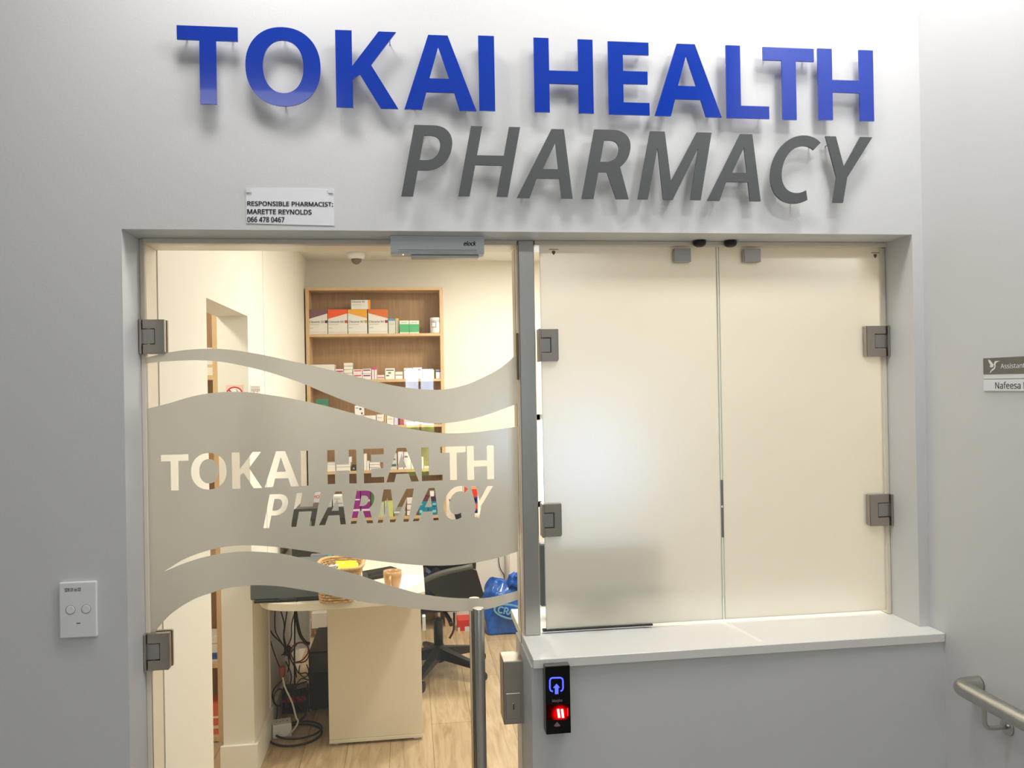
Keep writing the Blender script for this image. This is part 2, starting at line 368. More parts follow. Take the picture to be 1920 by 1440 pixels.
# rear wall with a window far right, behind the hatch
W3 = (.88, 1.62, .74, 1.40)
bm = bmesh.new()
bx(bm, (RX-.125, BYR, 0), (W3[0], BYR+.15, RC)); bx(bm, (W3[1], BYR, 0), (RWX, BYR+.15, RC)); bx(bm, (W3[0], BYR, 0), (W3[1], BYR+.15, W3[2])); bx(bm, (W3[0], BYR, W3[3]), (W3[1], BYR+.15, RC))
struct('wall_inner_rear', bm, cream)
w3 = sempty('window_3', ((W3[0]+W3[1])/2, BYR+.1, W3[2]))
struct('sky_view', box((W3[0], BYR+.13, W3[2]), (W3[1], BYR+.14, W3[3])), view_mat('daylight_court', ((170, 205, 255), (196, 222, 255)), 6), w3)
bm = bmesh.new()
for x in (W3[0]+.02, (W3[0]+W3[1])/2, W3[1]-.02): bx(bm, (x-.02, BYR+.05, W3[2]), (x+.02, BYR+.09, W3[3]))
for z in (W3[2]+.02, W3[3]-.02): bx(bm, (W3[0], BYR+.05, z-.02), (W3[1], BYR+.09, z+.02))
struct('window_frame', bm, white, w3)
struct('wall_inner_right', box((RWX, .24, 0), (RWX+.1, BYR+.15, RC)), cream)
struct('wall_inner_front', box((XR, .12, 0), (RWX, .24, RC)), cream)
struct('wall_alcove', box((-2.0, .24, 0), (-1.9, 2.2, RC)), cream)
struct('wall_alcove_rear', box((-1.9, 2.1, 0), (RX-.125, 2.2, RC)), cream)
struct('wall_alcove_front', box((-1.9, .24, 0), (RX-.125, .3, RC)), cream)
struct('floor', box((-2.0, 0, -.05), (RWX, BYR, 0)), floor_mat())
struct('ceiling', box((-2.0, .24, RC), (RWX, BYR+.1, RC+.05)), ceilm)
# skirtings
def skirting(name, pts, h=.10, t=.013):
    bm = bmesh.new()
    for (a, b) in zip(pts, pts[1:]):
        bx(bm, (min(a[0], b[0])-t, min(a[1], b[1])-t, 0), (max(a[0], b[0])+t, max(a[1], b[1])+t, h), .003, 1)
    return struct(name, bm, skirt)
bm = bmesh.new()
prism(bm, [(RX-.135, O1-.016, 0), (RX+.014, O1-.016, 0), (RX+.014, 1.755, 0), (RX, 1.755, 0), (RX, O1, 0), (RX-.135, O1, 0)], (0, 0, .125))
struct('baseboard_pillar', bm, skirt)
struct('trim_5', box((RX-.01, 1.735, .125), (RX+.006, 1.757, RC), .002, 1), cream)
struct('baseboard_left', box((RX-.008, 1.76, 0), (RX+.006, BYR, .10), .003, 1), skirt)
struct('baseboard_rear', box((.30, BYR-.014, 0), (RWX, BYR, .10), .003, 1), skirt)

# ---- frames of the opening (thin profiles round the glass)
bm = bmesh.new()
bx(bm, (XL, GY-.006, 0), (XL+.012, .235, TOP), .002, 1)
struct('trim_1', bm, seal)
PXa = at(977.5, 800, Y=.122).x; PXb = at(1007, 800, Y=.122).x
bm = bmesh.new(); bx(bm, (XL+.012, GY-.015, TOP-.014), (PXa-.004, .235, TOP), .002, 1); bx(bm, (PXb+.002, GY-.015, TOP-.014), (JR, .235, TOP), .002, 1)
struct('trim_2', bm, seal)
struct('trim_3', box((JR-.014, GY-.006, .9), (JR, .235, TOP-.014), .003, 1), seal)
bm = bmesh.new(); bx(bm, (PXa-.004, GY-.008, 0), (PXa, .235, TOP-.014)); 
struct('trim_4', bm, seal)

# stainless post between door and hatch
o = obj('steel_post', box((PXa, .122, .900), (PXb, .172, TOP), .002, 1), steel)
tag(o, 'square brushed steel post standing on the counter between the glass door and the hatch', 'post')

# ---- counter slab
zc = .900
bm = bmesh.new()
ca = at(1000, 1237, Z=zc); cb = at(983, 1190, Z=zc)
prism(bm, [(ca.x, -.073, zc-.024), (XR-.001, -.066, zc-.024), (XR-.001, .24, zc-.024), (XR-.001, .40, zc-.024), (ca.x+.002, .40, zc-.024)], (0, 0, .024))
bmesh.ops.bevel(bm, geom=bm.edges[:], offset=.0015, segments=1, affect='EDGES')
t = obj('serving_counter', bm, quartz)
bm = bmesh.new(); j = [at(x, y, Z=zc) for x, y in ((1362, 1170), (1370, 1170), (1433, 1203), (1424, 1203.6))]
prism(bm, [(p.x, p.y, zc) for p in j], (0, 0, .0003)); obj('joint_line', bm, mat('white_sealant', (250, 248, 240), .3), t)
tag(t, 'white quartz serving counter sill under the frosted hatch windows', 'counter')

# ================================================================== GLASS DOOR
gx0 = at(270, 800, Y=GY).x; gx1 = at(971, 800, Y=GY).x; gzt = at(600, 457, Y=GY).z
door = sempty('door_1', ((gx0+gx1)/2, GY, .01))
struct('door_glass', box((gx0, GY, .01), (gx1, GY+.010, gzt), .001, 1), gclear, door)
U1 = [(272,671),(311.7,661.7),(350.6,656),(386.7,653.9),(420,654.7),(456,658.9),(497.8,666.4),(539.4,675.6),(581.7,684.5),(620,694),(651,701.5),(706.7,715.8),(745.6,724.2),(790,729.7),(831.7,730.3),(873.3,721.4),(915,703.3),(942.8,686.7),(965,667.2),(970,662)]
L1 = [(272,682),(303.3,678.3),(345,676),(375.6,675.6),(414.4,678.3),(456,686),(497.8,696),(539.4,709),(572.8,721),(595.6,731),(651,753.3),(706.7,772.8),(745.6,783.9),(790,791.7),(831.7,793.6),(873.3,788),(915,777),(965,758.9),(970,756.5)]
U2 = [(272.5,767.2),(317,756),(358.9,743.6),(392,737.5),(431,734.4),(464.4,735.3),(497.8,739.4),(539.4,746),(581,754.3),(620,763.5),(651,772),(706.7,788),(745.6,799),(790,807.5),(831.7,812.2),(873.3,811.7),(915,807.5),(965,800.6),(971,799.5)]
C1 = [(306.4,1072.2),(341,1050.8),(374.4,1037),(410.6,1027.2),(452,1022.5),(493.9,1023.6),(535.6,1027.8),(588.3,1035),(623.7,1041),(682,1048.6),(740.4,1055.6),(795.8,1060.2),(842.5,1060),(886.2,1055.6),(930,1046.8),(971,1034)]
C2 = [(306.4,1072.2),(341,1057.8),(374.4,1046.7),(410.6,1038.9),(452,1034),(493.9,1035),(535.6,1039.7),(580,1050.5),(607.8,1058.5),(638.3,1069),(682,1081.2),(717,1093.4),(755,1104.6),(795.8,1114.8),(842.5,1120.6),(880.4,1122),(915.4,1120.6),(944.5,1114.8),(972,1107.5)]
L3 = [(273,1211),(288.3,1189),(300,1173),(317.5,1154),(340.8,1136.7),(367,1122),(393.3,1112.7),(422.5,1103.7),(451.6,1099.3),(480.8,1097.3),(521.6,1099),(562.5,1105),(594.5,1110.5),(623.7,1117.3),(667.5,1126.4),(711,1132.8),(755,1138.5),(795.8,1143),(827.9,1145.4),(865.8,1146),(900.8,1144),(930,1138),(972,1124)]
FY = GY-.0012
def pl(L, n=4): return [(p.x, p.z) for p in (at(q.x, q.y, Y=FY) for q in smooth_path([(a, b, 0) for a, b in L], n))]
top_loop = pl(U1)+pl(L1)[::-1]
band = pl(U2)+pl(C1)[::-1][:-1]+pl(C2)+pl(L3)[::-1]
FL = [('T',0,(300.6,852.3,353.9,919.5)),('O',0,(358.3,849.4,425,917.8)),('K',0,(435,847.8,491,915.8)),('A',0,(496,846,560,912.6)),('I',0,(564.4,845,577.8,910.8)),
      ('H',0,(614,843.4,668.3,907)),('E',0,(682,841.2,719.8,905.6)),('A',0,(724,839.7,784.8,903.5)),('L',0,(790.6,838.7,830.3,901.4)),('T',0,(824.6+1.5,837.2,873.3,900)),('H',0,(875.8,835.7,926,899)),
      ('P',1,(493.3,926.6,540.5,989.4)),('H',1,(544.7,924,601.7,987)),('A',1,(597.4,922,648,984)),('R',1,(657,920,702,981.6)),('M',1,(707.6,917.2,776.3,979)),('A',1,(773.3,915.5,822,976.4)),('C',1,(832,911.5,877.8,974)),('Y',1,(883.5,911.8,925,971.5))]
letters = []
for ch, it, r in FL: letters += placed(ch, it, r, FY)
# L and T touch: trim T's left arm so the holes stay separate
VF = fillmesh([band]+letters, .0006)
bm = bmesh.new(); mapped(bm, VF, (0, FY, 0), (1, 0, 0), (0, 0, 1), (0, -1, 0))
struct('frosted_film', bm, film, door)
bm = bmesh.new(); mapped(bm, fillmesh([top_loop], .0006), (0, FY, 0), (1, 0, 0), (0, 0, 1), (0, -1, 0))
struct('frosted_film', bm, film, door)

def hinge(parent, px0, py0, px1, py1, side, Yf):
    """square glass clamp hinge; side -1: wall leaf on the left"""
    a = at(px0, py0, Y=Yf); b = at(px1, py1, Y=Yf)
    x0, x1, z0, z1 = a.x, b.x, b.z, a.z; w = x1-x0; h = z1-z0
    if side > 0: x1 = JR-.001; x0 = x1-w
    X = (lambda s: x0+s*w) if side < 0 else (lambda s: x1-s*w)
    bm = bmesh.new()
    poly = [(.12, 0), (.95, 0), (1, .05), (1, 1), (.12, 1), (.12, .74), (.62, .74), (.62, .27), (.12, .27)]
    prism(bm, [(X(s), Yf, z0+t*h) for s, t in poly], (0, GY-Yf-.0005, 0))
    bmesh.ops.bevel(bm, geom=[e for e in bm.edges if abs(e.verts[0].co.y-Yf) < 1e-5 and abs(e.verts[1].co.y-Yf) < 1e-5], offset=.0015, segments=2, affect='EDGES')
    bx(bm, (X(.25), GY+.0105, z0), (X(1), GY+.022, z1), .001, 1)
    hg = struct('hinge', bm, nickel, parent)
    bm = bmesh.new(); bx(bm, (X(.03), Yf+.003, z0+.29*h), (X(.60), Yf+.0148, z0+.72*h), .001, 1)
    struct('knuckle', bm, nickelL, hg)
    bm = bmesh.new(); bx(bm, (X(0), Yf-.006, z0-.01*h), (X(.09), GY+.02, z1+.01*h), .001, 1)
    struct('wall_plate', bm, nickel, hg)
hinge(door, 261, 599, 308, 663, -1, GY-.020)
hinge(door, 270, 1190, 318, 1256, -1, GY-.020)
# pull handles
ha = at(897, 1140, Y=GY-.075); hb = at(889, 1121, Y=GY+.085)
for (p, yy, sgn) in ((ha, GY-.075, 1), (hb, GY+.085, -1)):
    bm = bmesh.new()
    lathe(bm, (p.x, yy, .35), [(.0145, 0), (.0155, .002), (.0155, p.z-.35-.003), (.0145, p.z-.35)], 32)
    struct('pull_handle', bm, steel, door)
for z in (.45, ha.z-.09):
    bm = bmesh.new(); tube(bm, [(ha.x, GY-.075, z), (hb.x, GY+.085, z)], .007, 12); struct('handle_spacer', bm, steel, door)
# lock case
LK = GY-.040
a = at(943, 1241, Y=LK); b = at(981, 1357, Y=LK)
lk = struct('lock_case', box((a.x, LK, b.z), (gx1+.004, GY+.045, a.z), .0025, 2), nickel, door)
bm = bmesh.new(); k0 = at(948, 1300, Y=(LK-.001)); k1 = at(976, 1346, Y=(LK-.001))
bx(bm, (k0.x, LK-.0045, k1.z), (k1.x, LK, k0.z), .001, 1); struct('lock_cover', bm, nickel, lk)
bm = bmesh.new(); k = at(963, 1322, Y=LK-.005); lathe(bm, (k.x, LK-.0075, k.z), [(.0052, 0), (.006, .001), (.006, .004)], 20, 'Y'); struct('keyhole', bm, nickelL, lk)
bm = bmesh.new(); bx(bm, (k.x-.0012, LK-.0080, k.z-.012), (k.x+.0012, LK-.0074, k.z+.003)); struct('key_slot', bm, black, lk)
# strike plate and seal lines
a = at(968, 625, Y=GY); b = at(972, 712, Y=GY)
struct('strike_plate', box((gx1+.000, GY-.012, b.z), (gx1+.005, GY+.012, a.z)), mat('bronze_strike', (110, 92, 70), .4, .6), door)
struct('seal_strip', box((gx0-.006, GY-.004, .01), (gx0, GY+.014, gzt), .001, 1), seal, door)

# magnetic lock above door
Ym = .062
a = at(732, 443, Y=Ym); b = at(908, 476, Y=Ym)
ml = thing('magnetic_lock', 'brushed aluminium magnetic door lock bar fixed under the lintel above the glass door', 'lock', ((a.x+b.x)/2, .14, b.z))
bm = bmesh.new(); prism(bm, [(a.x, Ym, b.z+.004), (a.x, Ym+.004, b.z), (a.x, .119, b.z), (a.x, .119, TOP-.0005), (a.x, Ym, TOP-.0005)], (b.x-a.x, 0, 0)); obj('housing', bm, alu, ml)
bm = bmesh.new(); c = at(771, 480, Y=.09); d = at(897, 484, Y=.09); bx(bm, (c.x, .078, b.z-.008), (d.x, .116, b.z-.0002), .001, 1); obj('armature_plate', bm, nickelL, ml)
bm = bmesh.new(); bx(bm, (a.x+.02, Ym-.0008, b.z+.009), (b.x-.02, Ym-.0001, b.z+.0105)); bx(bm, (a.x+.02, Ym-.0008, b.z+.0045), (b.x-.02, Ym-.0001, b.z+.0055)); obj('groove', bm, mat('groove_grey', (150, 158, 162), .5), ml)
bm = bmesh.new(); text_on_Y(bm, 'elock', 869, 452, 893, 461, Ym-.0002, .035, .0005, .25); obj('lettering', bm, ink, ml)
bm = bmesh.new(); q = at(756, 478, Y=.08); lathe(bm, (q.x, .074, b.z-.002), [(.0015, 0), (.002, .002)], 10); obj('indicator_light', bm, mat('amber_indicator', (240, 200, 60), .4, emit=(255, 200, 60), es=2), ml)

# ================================================================== HATCH WINDOWS
def leaf(idx, px0, px1, ytop, ybot, tilt):
    """frosted pane; px measured near mid height; tilt: how much the outer lower edge leans"""
    xa = at(px0[0], 470, Y=GY).x; xb = min(at(px1[0], 800, Y=GY).x if idx == 2 else at(px1[0], 470, Y=GY).x, JR-.010); za = at((px0[0]+px1[0])/2, ytop, Y=GY).z; zb = zc+.011
    wn = sempty('window_%d' % idx, ((xa+xb)/2, GY, zb))
    struct('pane', box((xa, GY, zb), (xb, GY+.010, za), .0008, 1), ffrost, wn)
    return wn, xa, xb, za, zb
w1, xa1, xb1, zt1, zb1 = leaf(1, (1012, 0), (1343, 0), 455, 1168, 0)
w2, xa2, xb2, zt2, zb2 = leaf(2, (1347, 0), (1663, 0), 456, 1150, 0)
hinge(w1, 1010, 617, 1048, 677, -1, GY-.018); hinge(w1, 1016, 946, 1054, 1006, -1, GY-.018)
hinge(w2, 1631, 611, 1674, 668, 1, GY-.018); hinge(w2, 1636, 928, 1679, 985, 1, GY-.018)
for wn, (p0, p1), (d0, d1) in ((w1, (1264, 1296), (1299, 1326)), (w2, (1395, 1427), (1357, 1384))):
    a = at(p0, 453, Y=GY-.016); b = at(p1, 491, Y=GY-.016)
    bm = bmesh.new(); bx(bm, (a.x, GY-.016, b.z), (b.x, GY-.0005, TOP-.021), .0012, 1); bx(bm, (a.x, GY+.0105, b.z), (b.x, GY+.024, TOP-.021), .0012, 1)
    struct('patch_fitting', bm, nickelL, wn)
    a = at(d0, 453, Y=GY-.03); b = at(d1, 460, Y=GY-.03)
    bm = bmesh.new(); lathe(bm, ((a.x+b.x)/2, GY-.026, TOP-.018), [(.010, 0), (.0165, .004), (.0185, .010), (.0185, .0175)], 24)
    struct('stop_bumper', bm, black, wn)
# slim strike between the leaves
for (y0, y1) in ((900, 948), (952, 1008)):
    a = at(1351, y0, Y=GY-.004); b = at(1351, y1, Y=GY-.004)
    struct('edge_catch', box(((xb1+xa2)/2-.003, GY-.004, b.z), ((xb1+xa2)/2+.003, GY+.0, a.z)), nickelL, w1)
for wn, x, xe in ((w1, xb1, 1), (w2, xa2, 0)):
    struct('polished_edge', box((x-.0012, GY-.0006, zb1), (x+.0012, GY-.0001, zt1)), glassedge, wn)
# chrome bottom rail under the left leaf
a = at(1018, 1173, Y=GY-.004); b = at(1224, 1167, Y=GY-.004)
struct('bottom_rail', box((a.x, GY-.004, zb1-.005), (b.x, GY+.012, zb1)), mat('polished_rail', (70, 72, 70), .25, .9), w1)
# safety marks etched in the corners
for wn, (sx, sy) in ((w1, (1038, 474)), (w2, (1641, 480))):
    p = at(sx, sy, Y=GY-.0004); s = .0062
    bm = bmesh.new()
    prism(bm, [(p.x+s*u, GY-.0006, p.z+s*v) for u, v in ((-.75, .8), (0, 1), (.75, .8), (.8, .1), (.45, -.6), (0, -1), (-.45, -.6), (-.8, .1))], (0, .0004, 0))
    mk = struct('safety_mark', bm, mat('etched_brown', (104, 92, 74), .5), wn)
    bm = bmesh.new(); bx(bm, (p.x-.013, GY-.0006, p.z+.0088), (p.x+.013, GY-.0002, p.z+.0106)); struct('mark_lettering', bm, MC['etched_brown'], mk)

# ================================================================== SIGN LETTERS
LY = -.032
BL = [('T',(332.2,49.3,446.6,195)),('O',(460,50.8,601,198.9)),('K',(629.5,58,745.5,202.4)),('A',(757.2,66,892.2,206.3)),('I',(897.6,67,927.4,207.4)),
      ('H',(1001.4,72.4,1112.2,211.2)),('E',(1140.6,78.6,1217,215.2)),('A',(1226.6,82.5,1352,218.4)),('L',(1362,86.1,1441.5,221.8)),('T',(1431.6,89.8,1527,224.3)),('H',(1534.2,92.6,1638,225.7))]
GL = [('P',(751.2,234.6,848.6,368.2)),('H',(858.2,237,976.5,368.2)),('A',(968,241.5,1072.6,371.3)),('R',(1089.6,243,1183,372.7)),('M',(1194.5,247,1335.5,374.2)),('A',(1325,250.8,1425.3,376.6)),('C',(1444.3,253.5,1539.7,381.8)),('Y',(1549.2,256.3,1637,380.2))]
lab = {0: 'first blue letter T, in the word TOKAI', 1: 'blue letter O between T and K', 2: 'blue letter K in the word TOKAI', 3: 'blue letter A of TOKAI, beside the I', 4: 'blue letter I ending the word TOKAI',
       5: 'blue letter H starting the word HEALTH', 6: 'blue letter E in the word HEALTH', 7: 'blue letter A of HEALTH, between E and L', 8: 'blue letter L in the word HEALTH', 9: 'blue letter T of HEALTH, between L and H', 10: 'blue letter H ending HEALTH, rightmost of the top row'}
glab = ['slanted grey letter P starting the word PHARMACY', 'slanted grey letter H in PHARMACY', 'slanted grey letter A between H and R', 'slanted grey letter R in PHARMACY', 'slanted grey letter M in PHARMACY', 'slanted grey letter A between M and C', 'slanted grey letter C in PHARMACY', 'slanted grey letter Y ending PHARMACY']
for row, (LL, it, m) in enumerate(((BL, 0, blueL), (GL, 1, greyL))):
    for i, (ch, r) in enumerate(LL):
        loops = placed(ch, it, r, LY)
        xs = [p[0] for p in loops[0]]; zs = [p[1] for p in loops[0]]
        t = thing('sign_letter', (lab[i] if row == 0 else glab[i])+', standing off the wall', 'sign letter', ((min(xs)+max(xs))/2, LY, min(zs)), 'blue sign letters' if row == 0 else 'grey sign letters')
        bm = bmesh.new(); mapped(bm, fillmesh(loops, .005), (0, LY+.0025, 0), (1, 0, 0), (0, 0, 1), (0, -1, 0)); obj('face', bm, m, t)
        # steel stand-off pins, placed inside the strokes
        hits = []
        for a_, b_ in ((.12, .9), (.88, .9), (.5, .93), (.12, .1), (.88, .1), (.5, .08)):
            px = min(xs)+a_*(max(xs)-min(xs)); pz = min(zs)+b_*(max(zs)-min(zs))
            c = sum(1 for L in loops for k in range(len(L)) if (L[k][1] > pz) != (L[(k+1) % len(L)][1] > pz) and px < (L[(k+1) % len(L)][0]-L[k][0])*(pz-L[k][1])/(L[(k+1) % len(L)][1]-L[k][1])+L[k][0])
            if c % 2: hits.append((px, pz))
        for px, pz in hits[:3]:
            bm = bmesh.new(); lathe(bm, (px, LY+.005, pz), [(.0018, 0), (.0018, -LY-.005)], 10, 'Y'); obj('standoff_pin', bm, steel, t)

# paper notice
a = at(461, 352, Y=-.001); b = at(627, 423, Y=-.001)
nt_ = thing('paper_notice', 'white paper notice with the pharmacist name taped above the door', 'notice', ((a.x+b.x)/2, 0, b.z))
bm = bmesh.new()
A, B, Cc, D = at(461, 352.5, Y=0), at(626, 354, Y=0), at(627, 423.5, Y=0), at(462.5, 419, Y=0)
prism(bm, [(p.x, -.0016, p.z) for p in (A, B, Cc, D)], (0, .0010, 0))
obj('sheet', bm, paper, nt_)
for s, bxp in (('RESPONSIBLE PHARMACIST:', (463.5, 377, 624.5, 387.5)), ('MARETTE REYNOLDS', (463.5, 391.8, 584.5, 402.4)), ('066 478 0467', (463.5, 406.3, 533.5, 416.8))):
    bm = bmesh.new(); text_on_Y(bm, s, *bxp, -.0024, .022, .0003); obj('lettering', bm, ink, nt_)
for s in (A, B):
    sg = 1 if s is A else -1
    bm = bmesh.new(); bx(bm, (s.x+sg*.001, -.0042, s.z-.012), (s.x+sg*.014, -.0036, s.z-.001)); obj('tape', bm, mat('sticky_tape', (230, 230, 226), .2), nt_)

# data outlet plate
a = at(113, 1091, Y=0); b = at(185, 1192, Y=0)
dp = thing('outlet_plate', 'white data outlet plate with two round plugs, left of the door', 'wall plate', ((a.x+b.x)/2, 0, b.z))
obj('plate', box((a.x, -.010, b.z), (b.x, -.0002, a.z), .0035, 3), white, dp)
for x, y in ((132, 1143.5), (161.5, 1142)):
    p = at(x, y, Y=-.010); bm = bmesh.new(); lathe(bm, (p.x, -.0112, p.z), [(.0085, 0), (.0098, .0003), (.0102, .0014)], 28, 'Y')
    pg = obj('round_plug', bm, white, dp)
    bm = bmesh.new(); lathe(bm, (p.x, -.0106, p.z), [(.0118, .0003), (.0118, .0008)], 28, 'Y'); obj('plug_gap_shade', bm, mat('plug_shadow_gap', (186, 184, 180), .5), pg)  # grey ring paints the shade in the gap round the plug
bm = bmesh.new(); text_on_Y(bm, 'SDB 01 os 03', 121, 1103, 151.5, 1108.5, -.010, .03, .0003); obj('lettering', bm, ink, dp)
bm = bmesh.new(); p = at(147, 1168.6, Y=-.010); bx(bm, (p.x-.0045, -.0104, p.z-.001), (p.x+.0045, -.0099, p.z+.001)); obj('slot', bm, ink, dp)

# fingerprint reader
RYf = -.098
a = at(1022, 1250, Y=RYf); b = at(1071, 1375, Y=RYf)
rd = thing('fingerprint_reader', 'black fingerprint reader glowing blue and red on the wall under the counter', 'access reader', ((a.x+b.x)/2, -.06, b.z))
bm = bmesh.new(); bx(bm, (a.x, RYf+.003, b.z), (b.x, -.0602, a.z), .002, 2); obj('housing', bm, mat('charcoal_casing', (96, 94, 90), .45, noise=.05), rd)
bm = bmesh.new(); bx(bm, (a.x+.0005, RYf, b.z+.001), (b.x-.0005, RYf+.0035, a.z-.001), .001, 2); obj('front_panel', bm, mat('gloss_black', (3, 3, 7), .2, spec=.25), rd)
blueE = mat('blue_led', (30, 40, 200), .4, emit=(52, 60, 255), es=4)
redE = mat('red_led', (255, 120, 110), .4, emit=(255, 120, 110), es=9)
RB = RYf-.0004
def P(x, y): return at(x, y, Y=RB)
bm = bmesh.new()
pts = [(1036.3, 1296.5), (1032.5, 1295), (1031, 1290), (1031, 1276), (1032.5, 1272.2), (1036, 1271), (1050.5, 1270.6), (1054, 1272), (1055.5, 1276), (1055.7, 1290), (1054.5, 1294), (1051, 1296)]
tube(bm, [P(*p) for p in pts], .0019, 8); 
ic = obj('hand_icon', bm, blueE, rd)
bm = bmesh.new(); prism(bm, [P(x, y) for x, y in ((1040.5, 1301.5), (1047, 1301.3), (1047, 1289.5), (1049.8, 1289.3), (1043.6, 1282), (1037, 1289.8), (1040.5, 1289.7))], (0, .0003, 0)); obj('arrow', bm, blueE, ic)
bm = bmesh.new()
for x in (1044.3, 1051.5): prism(bm, [P(x, 1329.5), P(x+4.2, 1329.3), P(x+6.4, 1345.5), P(x+2.0, 1345.8)], (0, -.0006, 0))
obj('red_light', bm, redE, rd)
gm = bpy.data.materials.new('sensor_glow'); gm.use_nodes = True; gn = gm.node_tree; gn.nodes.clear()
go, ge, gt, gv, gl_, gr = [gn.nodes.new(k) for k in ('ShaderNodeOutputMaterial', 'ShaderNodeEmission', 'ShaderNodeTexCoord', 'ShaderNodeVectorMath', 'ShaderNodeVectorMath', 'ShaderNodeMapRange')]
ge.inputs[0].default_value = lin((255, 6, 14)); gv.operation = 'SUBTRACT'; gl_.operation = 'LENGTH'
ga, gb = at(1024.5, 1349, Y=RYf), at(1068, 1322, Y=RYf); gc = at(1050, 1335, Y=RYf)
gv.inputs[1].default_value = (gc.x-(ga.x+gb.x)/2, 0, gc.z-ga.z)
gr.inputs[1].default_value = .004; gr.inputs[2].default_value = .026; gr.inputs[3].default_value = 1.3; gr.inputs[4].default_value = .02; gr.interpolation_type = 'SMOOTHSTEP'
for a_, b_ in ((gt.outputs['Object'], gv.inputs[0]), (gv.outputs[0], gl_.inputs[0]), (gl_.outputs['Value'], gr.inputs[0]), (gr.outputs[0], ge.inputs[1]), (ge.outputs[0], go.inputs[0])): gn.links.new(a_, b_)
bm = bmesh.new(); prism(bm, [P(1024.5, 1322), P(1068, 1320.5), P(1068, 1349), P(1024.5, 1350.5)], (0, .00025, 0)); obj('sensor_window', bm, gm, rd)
bm = bmesh.new(); prism(bm, [P(1063, 1328), P(1065.4, 1327), P(1065.6, 1342), P(1063.6, 1343)], (0, -.0002, 0)); obj('side_light', bm, mat('dim_red', (200, 20, 40), .3, emit=(220, 20, 50), es=1.2), rd)
bm = bmesh.new(); text_on_Y(bm, 'Morpho', 1035.5, 1311.5, 1054.5, 1317, RYf-.0001, .01, .0004); obj('lettering', bm, mat('grey_print', (170, 140, 145), .5), rd)
bm = bmesh.new(); prism(bm, [P(1038.2, 1361.2), P(1044.5, 1353.5), P(1051, 1360.6), P(1048.5, 1362), P(1041, 1362.4)], (0, -.0001, 0)); obj('cone_icon', bm, mat('pale_pink_print', (150, 110, 112), .5), rd)

# door sign on right wall
SX = XR-.004
def R(x, y, X=SX): return at(x, y, X=X)
a = R(1843, 672); b = R(1843, 733)
L = .42
ds = thing('door_sign', 'two-part grey and white name sign with a bird emblem on the right wall', 'sign', (XR, a.y, b.z))
z1 = R(1843, 702).z; z2 = R(1843, 711).z
obj('upper_plate', box((XR-.004, a.y-L, z1), (XR-.0003, a.y, a.z), .0005, 1), mat('taupe_grey_plate', (112, 106, 100), .4, noise=.03, scale=15), ds)
obj('middle_strip', box((XR-.003, a.y-L, z2+.001), (XR-.0003, a.y, z1-.0002), .0004, 1), white, ds)
obj('lower_plate', box((XR-.004, a.y-L, b.z), (XR-.0003, a.y, z2-.0022), .0005, 1), paper, ds)
def text_on_X(s, x0, y0, y1, x1, m, bold=0.0, name='lettering'):
    p = R(x0, y0, SX-.0002); q = R(x1, y1, SX-.0002); bm = bmesh.new()
    mapped(bm, textmesh(s, bold), (SX-.0002, p.y, R(x0, y1, SX).z), (0, q.y-p.y, 0), (0, 0, p.z-R(x0, y1, SX).z), (-.0004, 0, 0)); return obj(name, bm, m, ds)
text_on_X('Assistant Manager', 1876, 682, 694, 1975, white)
text_on_X('Nafeesa F', 1866, 716, 729, 1925, ink)
bm = bmesh.new()
def rp(L_): return [R(1820+x/13.09, 650+y/13.09, SX-.0003) for x, y in L_]
prism(bm, rp([(432, 316), (470, 330), (520, 385), (560, 440), (563, 478), (540, 505), (505, 512), (475, 495), (470, 470), (492, 455), (470, 420), (445, 370)]), (-.0004, 0, 0))
prism(bm, rp([(725, 352), (650, 350), (610, 352), (585, 380), (572, 420), (578, 455), (590, 480), (570, 520), (520, 560), (488, 600), (475, 645), (490, 648), (515, 605), (560, 575), (600, 540), (615, 480), (612, 430), (632, 395), (665, 370)]), (-.0004, 0, 0))
obj('bird_emblem', bm, white, ds)

# handrail on right wall
hx = XR-.062
p0 = at(1795, 1284, X=hx); hz = p0.z-.002
hr = thing('handrail', 'round stainless steel handrail on brackets along the right wall', 'handrail', (hx, p0.y, hz))
bm = bmesh.new(); r_h = .0205
pts = [(XR-.0005, p0.y, hz), (XR-.02, p0.y, hz), (XR-.040, p0.y-.002, hz), (hx+.006, p0.y-.010, hz), (hx, p0.y-.024, hz), (hx, p0.y-.05, hz), (hx, p0.y-1.6, hz-.0)]
tube(bm, smooth_path(pts[:6], 4)+[Vector(pts[6])], r_h, 24); obj('rail', bm, steel, hr)
for dy in (.085, .95):
    q = at(1846, 1340, X=hx) if dy < .5 else Vector((hx, p0.y-dy, hz))
    bm = bmesh.new(); pts = [(hx, q.y, hz-r_h+.004), (hx, q.y, hz-.055), (hx+.006, q.y, hz-.066), (hx+.018, q.y, hz-.070), (XR-.003, q.y, hz-.070)]
    tube(bm, smooth_path(pts, 4), .0055, 12); br = obj('bracket', bm, steel, hr)
    bm = bmesh.new(); lathe(bm, (XR-.0055, q.y, hz-.070), [(.020, 0), (.021, .002), (.021, .005)], 24, 'X'); obj('bracket_rose', bm, steel, br)

